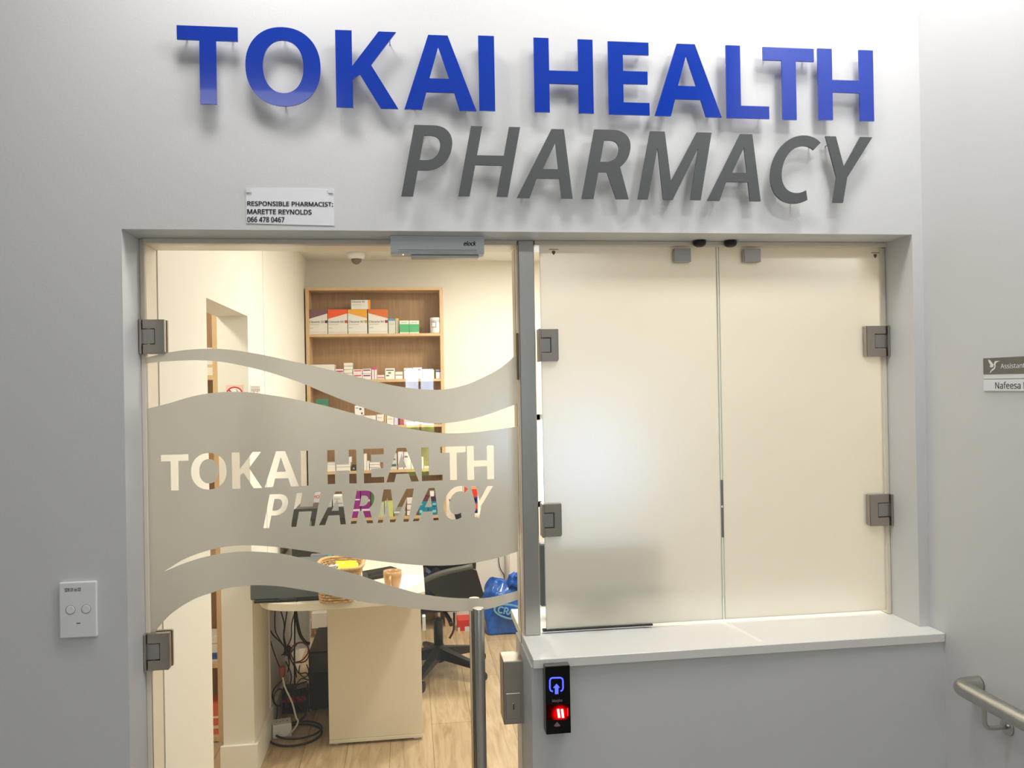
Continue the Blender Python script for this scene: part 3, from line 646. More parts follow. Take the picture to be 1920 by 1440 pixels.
# ================================================================== BOOKCASE AT THE REAR
BF = 3.275
kx0 = RX+.002; kx1 = at(831, 600, Y=BF).x; kzt = at(700, 539, Y=BF).z
bc = thing('bookcase', 'tall oak bookcase filled with medicine boxes against the rear wall', 'bookcase', ((kx0+kx1)/2, BYR-.1, 0))
tk = .018
obj('side_panel', box((kx0, BF, 0), (kx0+.022, BYR-.012, kzt)), oakE, bc)
obj('side_panel', box((kx1-.022, BF, 0), (kx1, BYR-.012, kzt)), oakE, bc)
obj('top_panel', box((kx0+.022, BF, kzt-tk), (kx1-.022, BYR-.012, kzt)), oakE, bc)
obj('back_panel', box((kx0, BYR-.012, 0), (kx1, BYR-.001, kzt)), oakD, bc)
SH = []
for y in (623.5, 709.5, 796, 880, 968.5, 1056, 1143):
    z = at(700, y+2.0, Y=BF).z; SH.append(z)
    obj('shelf', box((kx0+.022, BF+.002, z-tk), (kx1-.022, BYR-.012, z)), oakE, bc)

def colm(c, r=.5): return mat('carton_%d_%d_%d' % tuple(c), c, r, noise=.015)
Wc = (232, 228, 218)
def carton(px0, px1, ytop, z0, col, label, dep=.09, yf=None, band=None, text=None, group=None, name='medicine_box', side=None, ybot=None, deco=None):
    Yf = BF+.015 if yf is None else yf
    a = at(px0, ytop, Y=Yf); b = at(px1, ytop, Y=Yf); zt = (a.z+b.z)/2
    if ybot is not None: z0 = at((px0+px1)/2, ybot, Y=Yf).z
    t = thing(name, label, 'box', ((a.x+b.x)/2, Yf+dep/2, z0), group)
    zt = max(zt, z0+.008)
    obj('carton', box((a.x+.0004, Yf, z0+.0003), (b.x-.0004, Yf+dep, zt), .0008, 1), colm(col), t)
    w, h = b.x-a.x, zt-z0
    def q(s0, t0, s1, t1, c, nm='printed_band', th=.0006):
        obj(nm, box((a.x+s0*w, Yf-th, z0+t0*h), (a.x+s1*w, Yf-.0001, z0+t1*h)), colm(c), t)
    for d in (deco or []): q(*d)
    if band == 'lines':
        q(.1, .72, .85, .80, (120, 116, 120)); q(.1, .55, .6, .60, (170, 166, 165)); q(.1, .42, .7, .46, (178, 174, 170))
    if text:
        bm = bmesh.new(); s, s0, t0, s1, t1, c = text
        mapped(bm, textmesh(s, .01), (a.x+s0*w, Yf-.0002, z0+t0*h), ((s1-s0)*w, 0, 0), (0, 0, (t1-t0)*h), (0, -.0005, 0)); obj('lettering', bm, colm(c), t)
    return t, a.x, b.x, zt, Yf, z0

# shelf 1: four injection cartons with coloured tops
z = SH[0]
spec = [(578.5, 613.5, 580.5, (122, 84, 92), 1, 'Clexane 20', (84, 44, 62), 'purple-topped injection carton, leftmost on the top shelf'),
        (614.5, 651, 580.5, (242, 92, 38), 1, 'Clexane 60', (196, 72, 40), 'bright orange-red topped injection carton on the top shelf'),
        (652, 688, 580.5, (240, 168, 44), 0, 'Clexane 40', (206, 160, 60), 'yellow-orange topped injection carton with a small carton on top'),
        (690, 726.5, 580.5, (222, 112, 46), 0, 'Clexane 80', (150, 52, 60), 'rust orange topped injection carton, rightmost of four')]
for x0, x1, yt, tc_, up, s, c2, lb in spec:
    t, ax, bxx, zt, Yf, z0 = carton(x0, x1, yt, z, Wc, lb, .12, group='injection cartons on the top shelf', text=(s, .04, .46, .80, .55, (52, 50, 66)), deco=[(.86, .45, 1.0, .56, c2), (.04, .08, .95, .092, (190, 186, 180)), (.04, .38, .55, .40, (180, 176, 172)), (.04, .24, .25, .26, (170, 168, 166))])
    w_ = bxx-ax; h = zt-z0
    bm = bmesh.new(); pr = [(0, .62), (0, 1), (1, 1), (1, .84)] if up else [(0, .86), (0, 1), (1, 1), (1, .64)]
    prism(bm, [(ax+s_*w_, Yf-.0008, z0+t_*h) for s_, t_ in pr], (0, .0007, 0)); obj('coloured_flap', bm, colm(tc_), t)
    obj('coloured_lid', box((ax, Yf, zt), (bxx, Yf+.12, zt+.001)), colm(tc_), t)
z3 = at(670, 580.5, Y=BF+.015).z+.0015
t, ax, bxx, zt, Yf, z0 = carton(658, 690, 562.5, z3, Wc, 'small injection carton lying on top of the yellow-orange topped carton', .07, text=('Clexane 40', .04, .72, .80, .92, (60, 56, 70)), deco=[(.04, .45, .6, .50, (190, 186, 180))])
obj('coloured_end', box((bxx, Yf, z0+.0003), (bxx+.014, Yf+.065, zt)), colm((236, 160, 60)), t)
carton(728, 741, 597.5, z, (216, 214, 204), 'slim white box with blue top between orange carton and green boxes', .09, deco=[(0, .86, 1, 1, (98, 158, 206)), (.15, .62, .8, .66, (190, 186, 180))])
carton(741.5, 747.5, 597, z, (206, 204, 180), 'narrow box with yellow top beside the slim blue-topped box', .08, yf=BF+.03, deco=[(0, .86, 1, 1, (226, 200, 70))])
carton(748.8, 766.8, 601, z, (226, 232, 218), 'left of the two small green and white boxes', .07, group='small green and white boxes', deco=[(0, .10, 1, .72, (88, 180, 120)), (.2, .82, .8, .87, (170, 190, 170))])
carton(767.4, 785.6, 601, z, (226, 232, 218), 'right of the two small green and white boxes', .07, group='small green and white boxes', deco=[(0, .10, 1, .72, (88, 180, 120)), (.2, .82, .8, .87, (170, 190, 170))])
# jar
a = at(806, 596, Y=BF+.04); b = at(828, 596, Y=BF+.04); cx = (a.x+b.x)/2; r = (b.x-a.x)/2
jr = thing('pill_jar', 'white pill jar with square label at the right end of the top shelf', 'jar', (cx, BF+.04, z))
hj = a.z-z
bm = bmesh.new(); lathe(bm, (cx, BF+.04, z+.0004), [(r*.92, 0), (r, .004), (r, hj*.68), (r*.94, hj*.74)], 32); obj('jar_body', bm, white, jr)
bm = bmesh.new(); lathe(bm, (cx, BF+.04, z+hj*.745), [(r, 0), (r, hj*.23), (r*.94, hj*.255)], 32); obj('lid', bm, white, jr)
bm = bmesh.new(); bx(bm, (cx-r*.75, BF+.04-r-.0006, z+hj*.36), (cx+.001, BF+.04-r*.55, z+hj*.70)); lb_ = obj('square_label', bm, colm((150, 90, 96)), jr)
bm = bmesh.new(); bx(bm, (cx-r*.65, BF+.04-r-.0012, z+hj*.40), (cx-.003, BF+.04-r-.0005, z+hj*.66)); obj('label_centre', bm, colm((236, 228, 224)), lb_)

# shelf 2
z = SH[1]; PK = (198, 60, 100); PR = (96, 66, 100)
carton(581, 627, 683.5, z, (230, 226, 214), 'wide flat cream carton at the left end of the second shelf', .13, deco=[(.1, .5, .5, .56, (200, 194, 180))])
carton(628, 644, 692, z, (236, 228, 222), 'small pink striped box between the wide carton and the white stack', .08, deco=[(.1, .72, .95, .86, PK)])
zz = z; hs = (at(653, 680, Y=BF+.015).z-z)/5
for k in range(5):
    a = at(645, 700, Y=BF+.015); b = at(661, 700, Y=BF+.015)
    t = thing('medicine_box', 'white flat box in the neat stack of five, '+['at the bottom', 'second from the bottom', 'in the middle', 'second from the top', 'at the top'][k], 'box', ((a.x+b.x)/2, BF+.05, zz), 'stack of five flat boxes')
    obj('carton', box((a.x, BF+.015, zz+.0006), (b.x, BF+.10, zz+hs-.0012), .0006, 1), colm((232, 228, 214)), t); zz += hs
for (x0, x1, y0, y1, lb) in ((662, 679, 701, 0, 'lower pink printed box right of the white stack'), (679.6, 696, 701, 0, 'lower purple printed box beside the pink tubes')):
    carton(x0, x1, y0, z, (238, 226, 224), lb, .08, deco=[(.1, .6, .9, .8, PK if x0 < 670 else PR)])
zu = at(670, 701, Y=BF+.015).z+.0006
carton(662, 679, 692.5, zu, (238, 224, 222), 'upper pink printed box right of the white stack', .08, deco=[(.1, .55, .9, .78, PK)])
carton(679.6, 696, 691.5, zu, (238, 224, 226), 'upper purple printed box beside the pink tubes', .08, deco=[(.1, .6, .9, .82, PR)])
carton(697, 701.3, 688.5, z, (240, 226, 228), 'left of two upright pink-capped cartons', .06, deco=[(0, .80, 1, 1, (206, 70, 120))])
carton(702, 706.3, 688.5, z, (240, 226, 228), 'right of two upright pink-capped cartons', .06, deco=[(0, .80, 1, 1, (206, 70, 120))])
carton(707, 721, 703, z, (228, 212, 206), 'thin flat box lying between pink cartons and the green-logo box', .07, deco=[(.05, .3, .95, .5, (190, 120, 110))])
carton(722, 740, 690.5, z, (240, 238, 230), 'square white box with black and green print on second shelf', .08, deco=[(.1, .78, .9, .86, (60, 62, 58)), (.3, .5, .6, .66, (110, 150, 60)), (.1, .28, .4, .38, (60, 62, 58))])
carton(741, 755, 697, z, (240, 236, 234), 'low white box with red stripe behind the window reflection', .08, deco=[(.05, .5, .95, .6, (190, 80, 80))])
carton(757, 773, 690, z, (236, 240, 238), 'white box with green stripe near the middle right of second shelf', .08, deco=[(.05, .76, .95, .84, (130, 170, 110))])
carton(774, 791, 689, z, (238, 232, 240), 'white box with lilac stripe near the right of second shelf', .08, deco=[(.05, .76, .95, .84, (170, 120, 170))])
carton(793, 814, 693.5, z, (232, 238, 180), 'pale lime box near the right end of second shelf', .08, deco=[(.2, .6, .8, .7, (200, 214, 110))])
carton(817, 829, 693.5, z, (236, 234, 240), 'small white box with purple top at right end of second shelf', .08, deco=[(0, .74, 1, .95, (90, 84, 150))])
# shelf 3
z = SH[2]
carton(592, 616, 748, z, (70, 132, 100), 'dark green box standing at the left of the third shelf', .02, deco=[(.2, .3, .8, .8, (96, 160, 118))])
zq = z
carton(634, 664, 775, z, (228, 222, 208), 'low cream carton under the film edge on third shelf', .09)
carton(665, 680, 779, z, (230, 226, 214), 'cream carton carrying the small dotted box', .09)
carton(681, 705, 779.5, z, (232, 228, 216), 'cream carton with grey print on third shelf', .09, deco=[(.1, .6, .7, .66, (180, 176, 168))])
carton(665, 682, 760.5, at(672, 779, Y=BF+.015).z+.0006, (240, 238, 236), 'small white box with dark dots on a cream carton', .07, deco=[(.5, .55, .75, .75, (70, 76, 110)), (.1, .7, .4, .8, (150, 150, 160)), (.7, .1, .85, .3, (80, 50, 80))])
carton(706, 719.5, 777.5, z, (236, 232, 222), 'white box with orange corner on third shelf', .09, deco=[(.6, .0, 1, .4, (240, 160, 90)), (.1, .7, .7, .76, (180, 176, 168))])
carton(721, 723.4, 778.5, z, (226, 200, 150), 'thin tan carton edge beside the orange-corner box', .09)
carton(725, 738, 779, z, (234, 230, 220), 'cream carton right of the thin tan carton', .09, deco=[(.1, .6, .8, .66, (176, 170, 160))])
carton(739, 746, 783, z, (214, 216, 238), 'narrow lavender box on third shelf', .08)
carton(747, 756, 784, z, (186, 96, 100), 'dusky red box on third shelf', .08, deco=[(0, 0, .3, 1, (110, 50, 80))])
carton(757, 776, 786, z, (236, 214, 214), 'pale pink printed box on third shelf', .08)
carton(777, 793, 787, z, (226, 232, 230), 'pale grey green box at the right of third shelf', .08)
# shelf 4 (seen through HEALTH)
z = SH[3]
carton(600, 629, 872, z, (236, 234, 226), 'flat white box seen through the first cut-out H', .09)
carton(600, 629, 868, at(615, 872, Y=BF+.015).z+.0006, (222, 222, 216), 'thin white box on top, seen through the first cut-out H', .08)
carton(630, 657, 867.5, z, (238, 234, 224), 'pair of flat white cartons in one sleeve behind cut-out H crossbar', .09, deco=[(.0, .48, 1, .52, (150, 140, 130))])
carton(654, 659, 857, at(656, 867.5, Y=BF+.015).z+.0006, (236, 236, 232), 'small upright white box on the flat cartons', .06)
carton(659, 668, 873, z, (62, 52, 44), 'small dark brown box behind the cut-out H right leg', .08, deco=[(.3, .3, .6, .6, (190, 184, 170))])
carton(682, 687, 852, z, (240, 238, 232), 'tall thin white carton behind the cut-out E stem', .09)
carton(687.5, 692, 866, z, (238, 234, 228), 'short thin white carton behind the cut-out E stem', .09)
for k, (y1, lb) in enumerate(((877, 'lower'), (871.5, 'middle'), (867, 'upper'))):
    zz = z if k == 0 else at(700, (877, 871.5)[k-1], Y=BF+.015).z+.0006
    carton(693, 712+(k == 0), y1, zz, (240, 236, 228), lb+' of three flat white boxes behind cut-out E', .08, group='three flat boxes behind the E', deco=[(.0, .0, 1, .12, (150, 110, 104))])
carton(730, 744, 851, z, (206, 210, 206), 'grey white bundle of leaflets behind cut-out A', .07, deco=[(.2, .2, .9, .35, (90, 96, 90)), (.1, .6, .8, .7, (110, 116, 110))])
carton(746, 756, 848, z, (236, 236, 236), 'upright white box behind the cut-out A, left one', .07)
carton(757, 770, 848.5, z, (232, 232, 230), 'upright white box with grey lettering behind cut-out A', .07, deco=[(.1, .7, .6, .8, (120, 120, 130))])
carton(771, 776, 861, z, (238, 236, 230), 'short white box behind the right leg of cut-out A', .07)
carton(788, 794, 858, z, (236, 228, 226), 'narrow white box behind the cut-out L', .07)
carton(795, 806, 875, z, (236, 206, 200), 'low pink box behind the cut-out L', .07)
# shelf 5 (seen through PHARMACY)
z = SH[4]
carton(655, 675, 908, z, (150, 40, 134), 'magenta box, left of the pair behind cut-out R', .09, deco=[(.05, .52, .95, .56, (236, 220, 234)), (.05, .2, .95, .26, (236, 220, 234))])
carton(676, 694, 908, z, (140, 36, 126), 'magenta box, right of the pair behind cut-out R', .09, deco=[(.05, .48, .95, .54, (236, 220, 234)), (.05, .2, .95, .26, (236, 220, 234))])
carton(695, 706, 918, z, (78, 116, 60), 'dark green box beside the magenta boxes', .07, deco=[(.1, .0, .9, .4, (226, 228, 220))])
carton(708, 720, 943, z, (196, 204, 176), 'pale olive box behind the cut-out M left leg', .07)
carton(721, 737, 941, z, (206, 214, 116), 'lime yellow box behind the cut-out M', .07, deco=[(.1, .2, .5, .8, (228, 230, 200))])
carton(739, 760, 953, z, (150, 154, 140), 'low grey box behind the cut-out M', .07, deco=[(0, .4, 1, .6, (230, 232, 226))])
for k in range(3):
    ys = (957, 946, 935); zz = z if k == 0 else at(770, ys[k-1], Y=BF+.015).z+.0006
    carton(763, 779, ys[k], zz, (238, 232, 222), ['bottom', 'middle', 'top'][k]+' of three cream boxes stacked between cut-out M and A', .07, group='cream boxes behind M', deco=[(0, 0, 1, .12, (150, 70, 60))])
for k in range(2):
    ys = (950, 940); zz = z if k == 0 else at(800, ys[k-1], Y=BF+.015).z+.0006
    carton(785, 802, ys[k], zz, (26, 134, 156), ['lower', 'upper'][k]+' turquoise box of the left stack behind cut-out A', .07, group='turquoise boxes', deco=[(.1, .3, .4, .6, (150, 210, 216))])
    carton(803, 819, ys[k], zz, (30, 128, 154), ['lower', 'upper'][k]+' turquoise box of the right stack behind cut-out A', .07, group='turquoise boxes', deco=[(.5, .3, .9, .6, (140, 206, 214))])
zz = at(800, 940, Y=BF+.015).z+.0006
carton(790, 803, 931, zz, (104, 50, 54), 'maroon box on the turquoise boxes, left one', .07)
carton(804, 818, 931, zz, (66, 34, 46), 'maroon box on the turquoise boxes, right one', .07)
carton(806, 814, 922, at(808, 931, Y=BF+.015).z+.0006, (238, 238, 236), 'small white box on top of the maroon boxes', .06)
# shelf 6
z = SH[5]
carton(670, 700, 1030, z, (220, 220, 214), 'white box on the low shelf behind the desk', .08)

# wall-hung bright folders right of bookcase (seen through C and Y)
def standalone(px0, px1, y0, y1, Y, dep, col, name, label, cat, deco=None):
    a = at(px0, y0, Y=Y); b = at(px1, y1, Y=Y); t = thing(name, label, cat, ((a.x+b.x)/2, Y+dep/2, b.z))
    obj('body', box((a.x, Y, b.z), (b.x, Y+dep, a.z), .001, 1), colm(col), t)
    w, h = b.x-a.x, a.z-b.z
    for s0, t0, s1, t1, c in (deco or []): obj('print', box((a.x+s0*w, Y-.0008, b.z+t0*h), (a.x+s1*w, Y-.0001, b.z+t1*h)), colm(c), t)
    return t
# red-white carton stack on a side cabinet against the rear wall
cz = at(870, 968, Y=3.05).z
cab = thing('side_cabinet', 'low white side cabinet against the rear wall right of the bookcase', 'cabinet', (at(885, 968, Y=3.1).x, 3.25, 0))
ca_ = at(866, 968, Y=3.12); cb_ = at(902, 968, Y=3.12)
obj('shelf_top', box((ca_.x, 3.12, cz-.02), (cb_.x+.02, BYR-.001, cz), .001, 1), deskw, cab)
obj('bracket', box((ca_.x+.03, 3.2, cz-.10), (ca_.x+.045, BYR-.001, cz-.02)), deskw, cab)
cab['label'] = 'small white wall shelf holding bright posters right of the bookcase'; cab['category'] = 'shelf'; cab.name = 'wall_shelf'
standalone(884, 896, 915, 967.5, 3.16, .05, (222, 54, 40), 'medicine_box', 'tall red and purple box on the wall shelf behind cut-out Y', 'box',
           [(.0, .0, 1, .25, (70, 46, 130)), (.1, .05, .8, .2, (220, 216, 232)), (0, .45, 1, .68, (62, 44, 128)), (.2, .5, .8, .62, (220, 216, 232)), (0, .96, 1, 1, (240, 190, 60))])
standalone(868, 880, 912, 967.5, 3.18, .05, (226, 216, 204), 'medicine_box', 'pale box with red corner on the wall shelf behind cut-out C', 'box', [(.2, .80, 1, 1, (214, 70, 56))])

# ceiling camera
p = at(668, 474, Z=RC)
cc = thing('dome_camera', 'small white dome security camera on the pharmacy ceiling', 'camera', (p.x, p.y, RC-.07))
bm = bmesh.new(); lathe(bm, (p.x, p.y, RC-.042), [(.040, 0), (.052, .006), (.056, .020), (.056, .0418)], 36); obj('base', bm, white, cc)
bm = bmesh.new(); lathe(bm, (p.x, p.y, RC-.0425), [(.034, 0), (.031, -.014), (.020, -.027), (.006, -.033)], 28); obj('smoked_dome', bm, mat('smoked_dome', (120, 116, 108), .15, noise=.03), cc)

# no smoking sign on pillar face and small notice round the corner
Yp = O1-.0012
a = at(424, 722, Y=Yp); b = at(456, 765, Y=Yp)
ns = thing('no_smoking_sign', 'no smoking sign with a red circle on the pillar face', 'sign', ((a.x+b.x)/2, O1, b.z))
obj('panel', box((a.x, Yp-.001, b.z), (b.x, O1-.0002, a.z)), colm((242, 208, 196)), ns)
c = at(440, 741, Y=Yp); rr = .036
bm = bmesh.new(); lathe(bm, (c.x, Yp-.0016, c.z), [(rr, 0), (rr, .0005)], 40, 'Y'); obj('red_ring', bm, colm((206, 40, 52)), ns)
bm = bmesh.new(); lathe(bm, (c.x, Yp-.0022, c.z), [(rr*.84, 0), (rr*.84, .0005)], 40, 'Y'); obj('ring_centre', bm, colm((250, 246, 240)), ns)
bm = bmesh.new(); obx(bm, (c.x, Yp-.0026, c.z), (rr*1.75, .0005, .006), Matrix.Rotation(math.radians(45), 3, 'Y')); obj('red_slash', bm, colm((206, 40, 52)), ns)
bm = bmesh.new(); bx(bm, (c.x-.018, Yp-.0025, c.z-.004), (c.x+.016, Yp-.0022, c.z+.003)); tube(bm, [(c.x+.010, Yp-.0024, c.z+.007), (c.x+.006, Yp-.0024, c.z+.013), (c.x+.013, Yp-.0024, c.z+.018), (c.x+.006, Yp-.0024, c.z+.024)], .0012, 6, smooth=3); obj('cigarette', bm, colm((150, 140, 136)), ns)
a = at(469, 722, X=RX+.001); b = at(489, 765, X=RX+.001)
wn_ = thing('wall_notice', 'small grey printed notice on the pillar side', 'notice', (RX, (a.y+b.y)/2, b.z))
obj('sheet', box((RX+.0002, a.y, b.z), (RX+.0012, b.y, a.z)), colm((222, 214, 204)), wn_)
bm = bmesh.new(); dy = b.y-a.y
for k in range(5): bx(bm, (RX+.0013, a.y+dy*(.1+.17*k), a.z-.028-.004*(k % 2)), (RX+.0017, a.y+dy*(.22+.17*k), a.z-.014))
bx(bm, (RX+.0013, a.y+dy*.08, a.z-.010), (RX+.0017, b.y-dy*.08, a.z-.006)); obj('print', bm, colm((160, 150, 150)), wn_)

# alcove bookcase
AY = 1.70
sx0 = at(402, 900, Y=AY).x; sx1 = at(412, 900, Y=AY).x
ab = thing('bookcase', 'narrow strip of an oak bookcase seen through the left doorway', 'bookcase', (sx0-.3, AY+.15, 0))
obj('side_panel', box((sx0, AY, 0), (sx1, AY+.3, 2.1)), oakE, ab)
obj('side_panel', box((-1.55, AY, 0), (-1.53, AY+.3, 2.1)), oakE, ab)
obj('back_panel', box((-1.53, AY+.29, 0), (sx0, AY+.3, 2.1)), oakD, ab)
az = []
for y in (706, 875, 1050, 1247, 1385):
    zz = at(396, y-2, Y=AY).z; az.append(zz); obj('shelf', box((-1.53, AY+.002, zz-.02), (sx0, AY+.29, zz)), oakE, ab)
def alc(y0, k, col, name, label, cat, deco=None):
    a = at(396, y0, Y=AY+.03); t = thing(name, label, cat, (sx0-.07, AY+.09, az[k]))
    obj('body', box((sx0-.13, AY+.03, az[k]+.0005), (sx0-.004, AY+.15, a.z), .001, 1), colm(col), t)
    h = a.z-az[k]
    for s0, s1, c in (deco or []): obj('print', box((sx0-.13, AY+.029, az[k]+s0*h), (sx0-.004, AY+.0299, az[k]+s1*h)), colm(c), t)
alc(652, 0, (238, 232, 216), 'paper_carton', 'tall cream carton on upper alcove shelf seen through the doorway', 'box', [(.3, .4, (214, 196, 160))])
alc(1193, 3, (232, 230, 222), 'paper_carton', 'white and blue carton on the lower alcove shelf', 'box', [(.1, .35, (50, 90, 150)), (.7, .74, (200, 190, 170))])
alc(1322, 4, (226, 110, 70), 'paper_carton', 'orange red carton on the bottom alcove shelf', 'box', [(.55, .62, (240, 226, 210)), (.2, .3, (236, 214, 200))])

# ================================================================== DESK
DZ = .740
dk = thing('desk', 'cream desk with a rounded top and solid end panel', 'desk', (-.3, 2.0, 0))
fr = [(487, 1131), (491, 1138), (500, 1142.5), (515, 1145), (545, 1146), (580, 1145), (612, 1143.5), (650, 1141), (690, 1138), (729, 1134.5), (765, 1129), (797, 1121)]
pts = [at(x, y, Z=DZ-.028) for x, y in fr]
pts = smooth_path(pts, 3)
xr = pts[-1].x
poly = [(RX+.004, 2.55, DZ-.028), (RX+.004, pts[0].y+.10, DZ-.028)]+[(max(p.x, RX+.004), p.y, DZ-.028) for p in pts]+[(xr, 2.55, DZ-.028)]
bm = bmesh.new(); prism(bm, poly, (0, 0, .028)); obj('desk_top', bm, deskw, dk)
e0 = at(618, 1398, Z=0); e1 = at(793, 1388, Z=0); ey = (e0.y+e1.y)/2
obj('end_panel', box((e0.x, ey, .028), (e1.x, ey+.025, DZ-.0285), .001, 1), deskw, dk)
obj('kick_strip', box((e0.x, ey-.004, .012), (e1.x, ey+.50, .027), .001, 1), deskw, dk)
obj('pedestal', box((e0.x, ey+.0255, .028), (e1.x, ey+.50, DZ-.0285)), deskw, dk)
for x in (e0.x+.03, e1.x-.03):
    bm = bmesh.new(); lathe(bm, (x, ey+.03, 0), [(.018, 0), (.018, .006), (.012, .012)], 20); obj('foot', bm, white, dk)
hn = at(792, 1166, X=e1.x); obj('drawer_handle', box((e1.x, hn.y, hn.z-.035), (e1.x+.012, hn.y+.03, hn.z+.02), .002, 1), white, dk)
obj('side_leg', box((-.455, 2.50, 0), (-.425, 2.53, DZ-.0285)), mat('grey_steel_leg', (150, 150, 146), .4, .5), dk)

# --- things on the desk
def Dk(px, py): return at(px, py, Z=DZ)
# grey document scanner / tray
a = Dk(500, 1134); b = Dk(598, 1126)
Yg = a.y+.03
tl = at(482, 1092, Y=Yg); br_ = at(600, 1128, Y=Yg)
gs = thing('printer', 'grey printer on the left end of the desk beside the wicker basket', 'printer', ((RX+br_.x)/2, Yg+.1, DZ))
gz = .86
obj('body', box((RX+.015, Yg, DZ+.012), (br_.x, Yg+.30, gz), .006, 2), mat('slate_grey_plastic', (98, 104, 104), .45, noise=.04), gs)
obj('base', box((RX+.03, Yg-.004, DZ+.0005), (br_.x+.003, Yg+.31, DZ+.012), .002, 1), black, gs)
ta = at(523, 1120, Y=Yg-.008); tb = at(556, 1129, Y=Yg-.008)
bm = bmesh.new(); tube(bm, [at(521, 1129, Y=Yg-.006), at(524, 1122.5, Y=Yg-.008), at(553, 1121, Y=Yg-.008), at(557, 1128.5, Y=Yg-.006)], .0022, 8); obj('tray_handle', bm, dark, gs)
# black multifunction device further back
Y2 = 2.1
a = at(546, 962, Y=Y2); b = at(650, 1060, Y=Y2)
bp_ = thing('laser_printer', 'black laser printer standing on the desk behind the wicker basket', 'printer', ((a.x+b.x)/2, Y2+.2, DZ))
bm = bmesh.new()
prof = [(Y2, DZ+.0005), (Y2, DZ+.20), (Y2+.02, DZ+.25), (Y2+.06, a.z-.03), (Y2+.12, a.z), (Y2+.36, a.z), (Y2+.36, DZ+.0005)]
prism(bm, [(a.x, y, z) for y, z in prof], (b.x-a.x, 0, 0)); obj('body', bm, mat('charcoal_plastic', (44, 43, 40), .35, noise=.2, scale=30), bp_)
obj('paper_slot', box((a.x+.04, Y2-.001, DZ+.12), (b.x-.04, Y2-.0001, DZ+.135)), black, bp_)
obj('screen', box((a.x+.03, Y2+.0, DZ+.16), (a.x+.10, Y2-.002, DZ+.19)), mat('display_grey', (110, 130, 120), .3), bp_)
# stacks of white boxes on it
for i, (x0, x1, y0, lb) in enumerate(((612, 622, 938, 'short white box on the black printer, left'), (624, 646, 930, 'taller white box on the black printer, right'))):
    carton(x0, x1, y0, a.z+.0005, (226, 224, 216), lb, .08, yf=Y2+.16, deco=[(.1, .3, .8, .36, (150, 148, 140)), (.1, .7, .6, .76, (170, 166, 160))])
# poster / upright leaflet stand seen through the slanted H
Yl = 2.35
la = at(588, 926, Y=Yl); lb2 = at(603, 966, Y=Yl)
ls = thing('leaflet_holder', 'upright leaflet with red lettering and purple swirl behind the black printer', 'leaflet', ((la.x+lb2.x)/2, Yl, DZ))
Yq = Y2+.375
la = at(586, 924, Y=Yq); lb2 = at(605, 968, Y=Yq)
obj('leaflet', box((la.x, Yq, DZ+.0005), (lb2.x, Yq+.01, la.z)), colm((238, 226, 224)), ls)
bm = bmesh.new(); text_on_Y(bm, 'ROY', 588, 928.5, 604, 934, Yq-.0002, .02, .0005); obj('lettering', bm, colm((200, 40, 50)), ls)
bm = bmesh.new(); prism(bm, [at(x, y, Y=Yq-.0008) for x, y in ((588, 966), (592, 946), (600, 940), (605, 944), (598, 952), (596, 966))], (0, .0006, 0)); obj('purple_swirl', bm, colm((150, 60, 140)), ls)
bm = bmesh.new(); prism(bm, [at(x, y, Y=Yq-.0008) for x, y in ((597, 966), (599, 953), (605, 948), (605, 966))], (0, .0006, 0)); obj('blue_panel', bm, colm((120, 150, 200)), ls)

# teal/white things in the crescent gap: tape rolls of paper
q = Dk(603, 1062)
tp = thing('stapler', 'dark stapler with a teal end on the desk behind the basket', 'stapler', (q.x, q.y, DZ))
p = Vector((at(600, 1045, Y=1.95).x, 1.95, DZ))
tp.location = p
obj('base', box((p.x-.05, p.y-.02, DZ+.0005), (p.x+.04, p.y+.02, DZ+.02), .003, 1), black, tp)
obj('top_arm', box((p.x-.045, p.y-.018, DZ+.022), (p.x+.035, p.y+.018, DZ+.05), .006, 2), colm((130, 126, 140)), tp)
obj('teal_end', box((p.x+.0355, p.y-.018, DZ+.0205), (p.x+.055, p.y+.018, DZ+.045), .003, 1), colm((40, 150, 170)), tp)

# wicker basket
straw = mat('wicker_straw', (206, 168, 116), .7, noise=.45, scale=90)
Bc = Dk(640, 1131); by = at(640, 1131, Z=DZ).y
bk_x0 = at(601, 1128, Z=DZ).x; bk_x1 = at(664, 1125, Z=DZ).x
y0b = at(640, 1131, Z=DZ).y; hb_ = .135
wb = thing('wicker_basket', 'natural wicker basket holding yellow packets on the desk', 'basket', ((bk_x0+bk_x1)/2, y0b+.10, DZ))
bm = bmesh.new()
def ring(z, ex, n=40, wob=0, phase=0):
    x0, x1, yy0, yy1 = bk_x0-ex*.6, bk_x1+ex*1.5, y0b-ex, y0b+.20+ex
    cxr, cyr, rx, ry = (x0+x1)/2, (yy0+yy1)/2, (x1-x0)/2, (yy1-yy0)/2; out = []
    for k in range(n):
        a = 2*PI*k/n; c_, s_ = math.cos(a), math.sin(a)
        p_ = 4.0
        w_ = wob*(1 if (k+phase) % 2 else -1)
        out.append(Vector((cxr+(rx+w_)*math.copysign(abs(c_)**(2/p_), c_), cyr+(ry+w_)*math.copysign(abs(s_)**(2/p_), s_), z)))
    return out
NR = 12
for i in range(NR):
    zz = DZ+.006+i*hb_/NR; R_ = ring(zz, .002+.020*i/NR, 44, .0030, i); tube(bm, R_+[R_[0], R_[1]], .0052, 6, cap=False)
obj('woven_body', bm, straw, wb)
bm = bmesh.new(); R_ = ring(DZ+hb_+.004, .024, 60, .0015); tube(bm, R_+[R_[0], R_[1]], .0075, 8, cap=False); obj('rim', bm, straw, wb)
bm = bmesh.new()
R1, R2 = ring(DZ+.004, .000, 44), ring(DZ+hb_, .020, 44)
for k in range(0, 44, 2): tube(bm, [R1[k], R2[k]], .0025, 5)
obj('stake', bm, straw, wb); wb.children[-1]['kind'] = 'stuff'
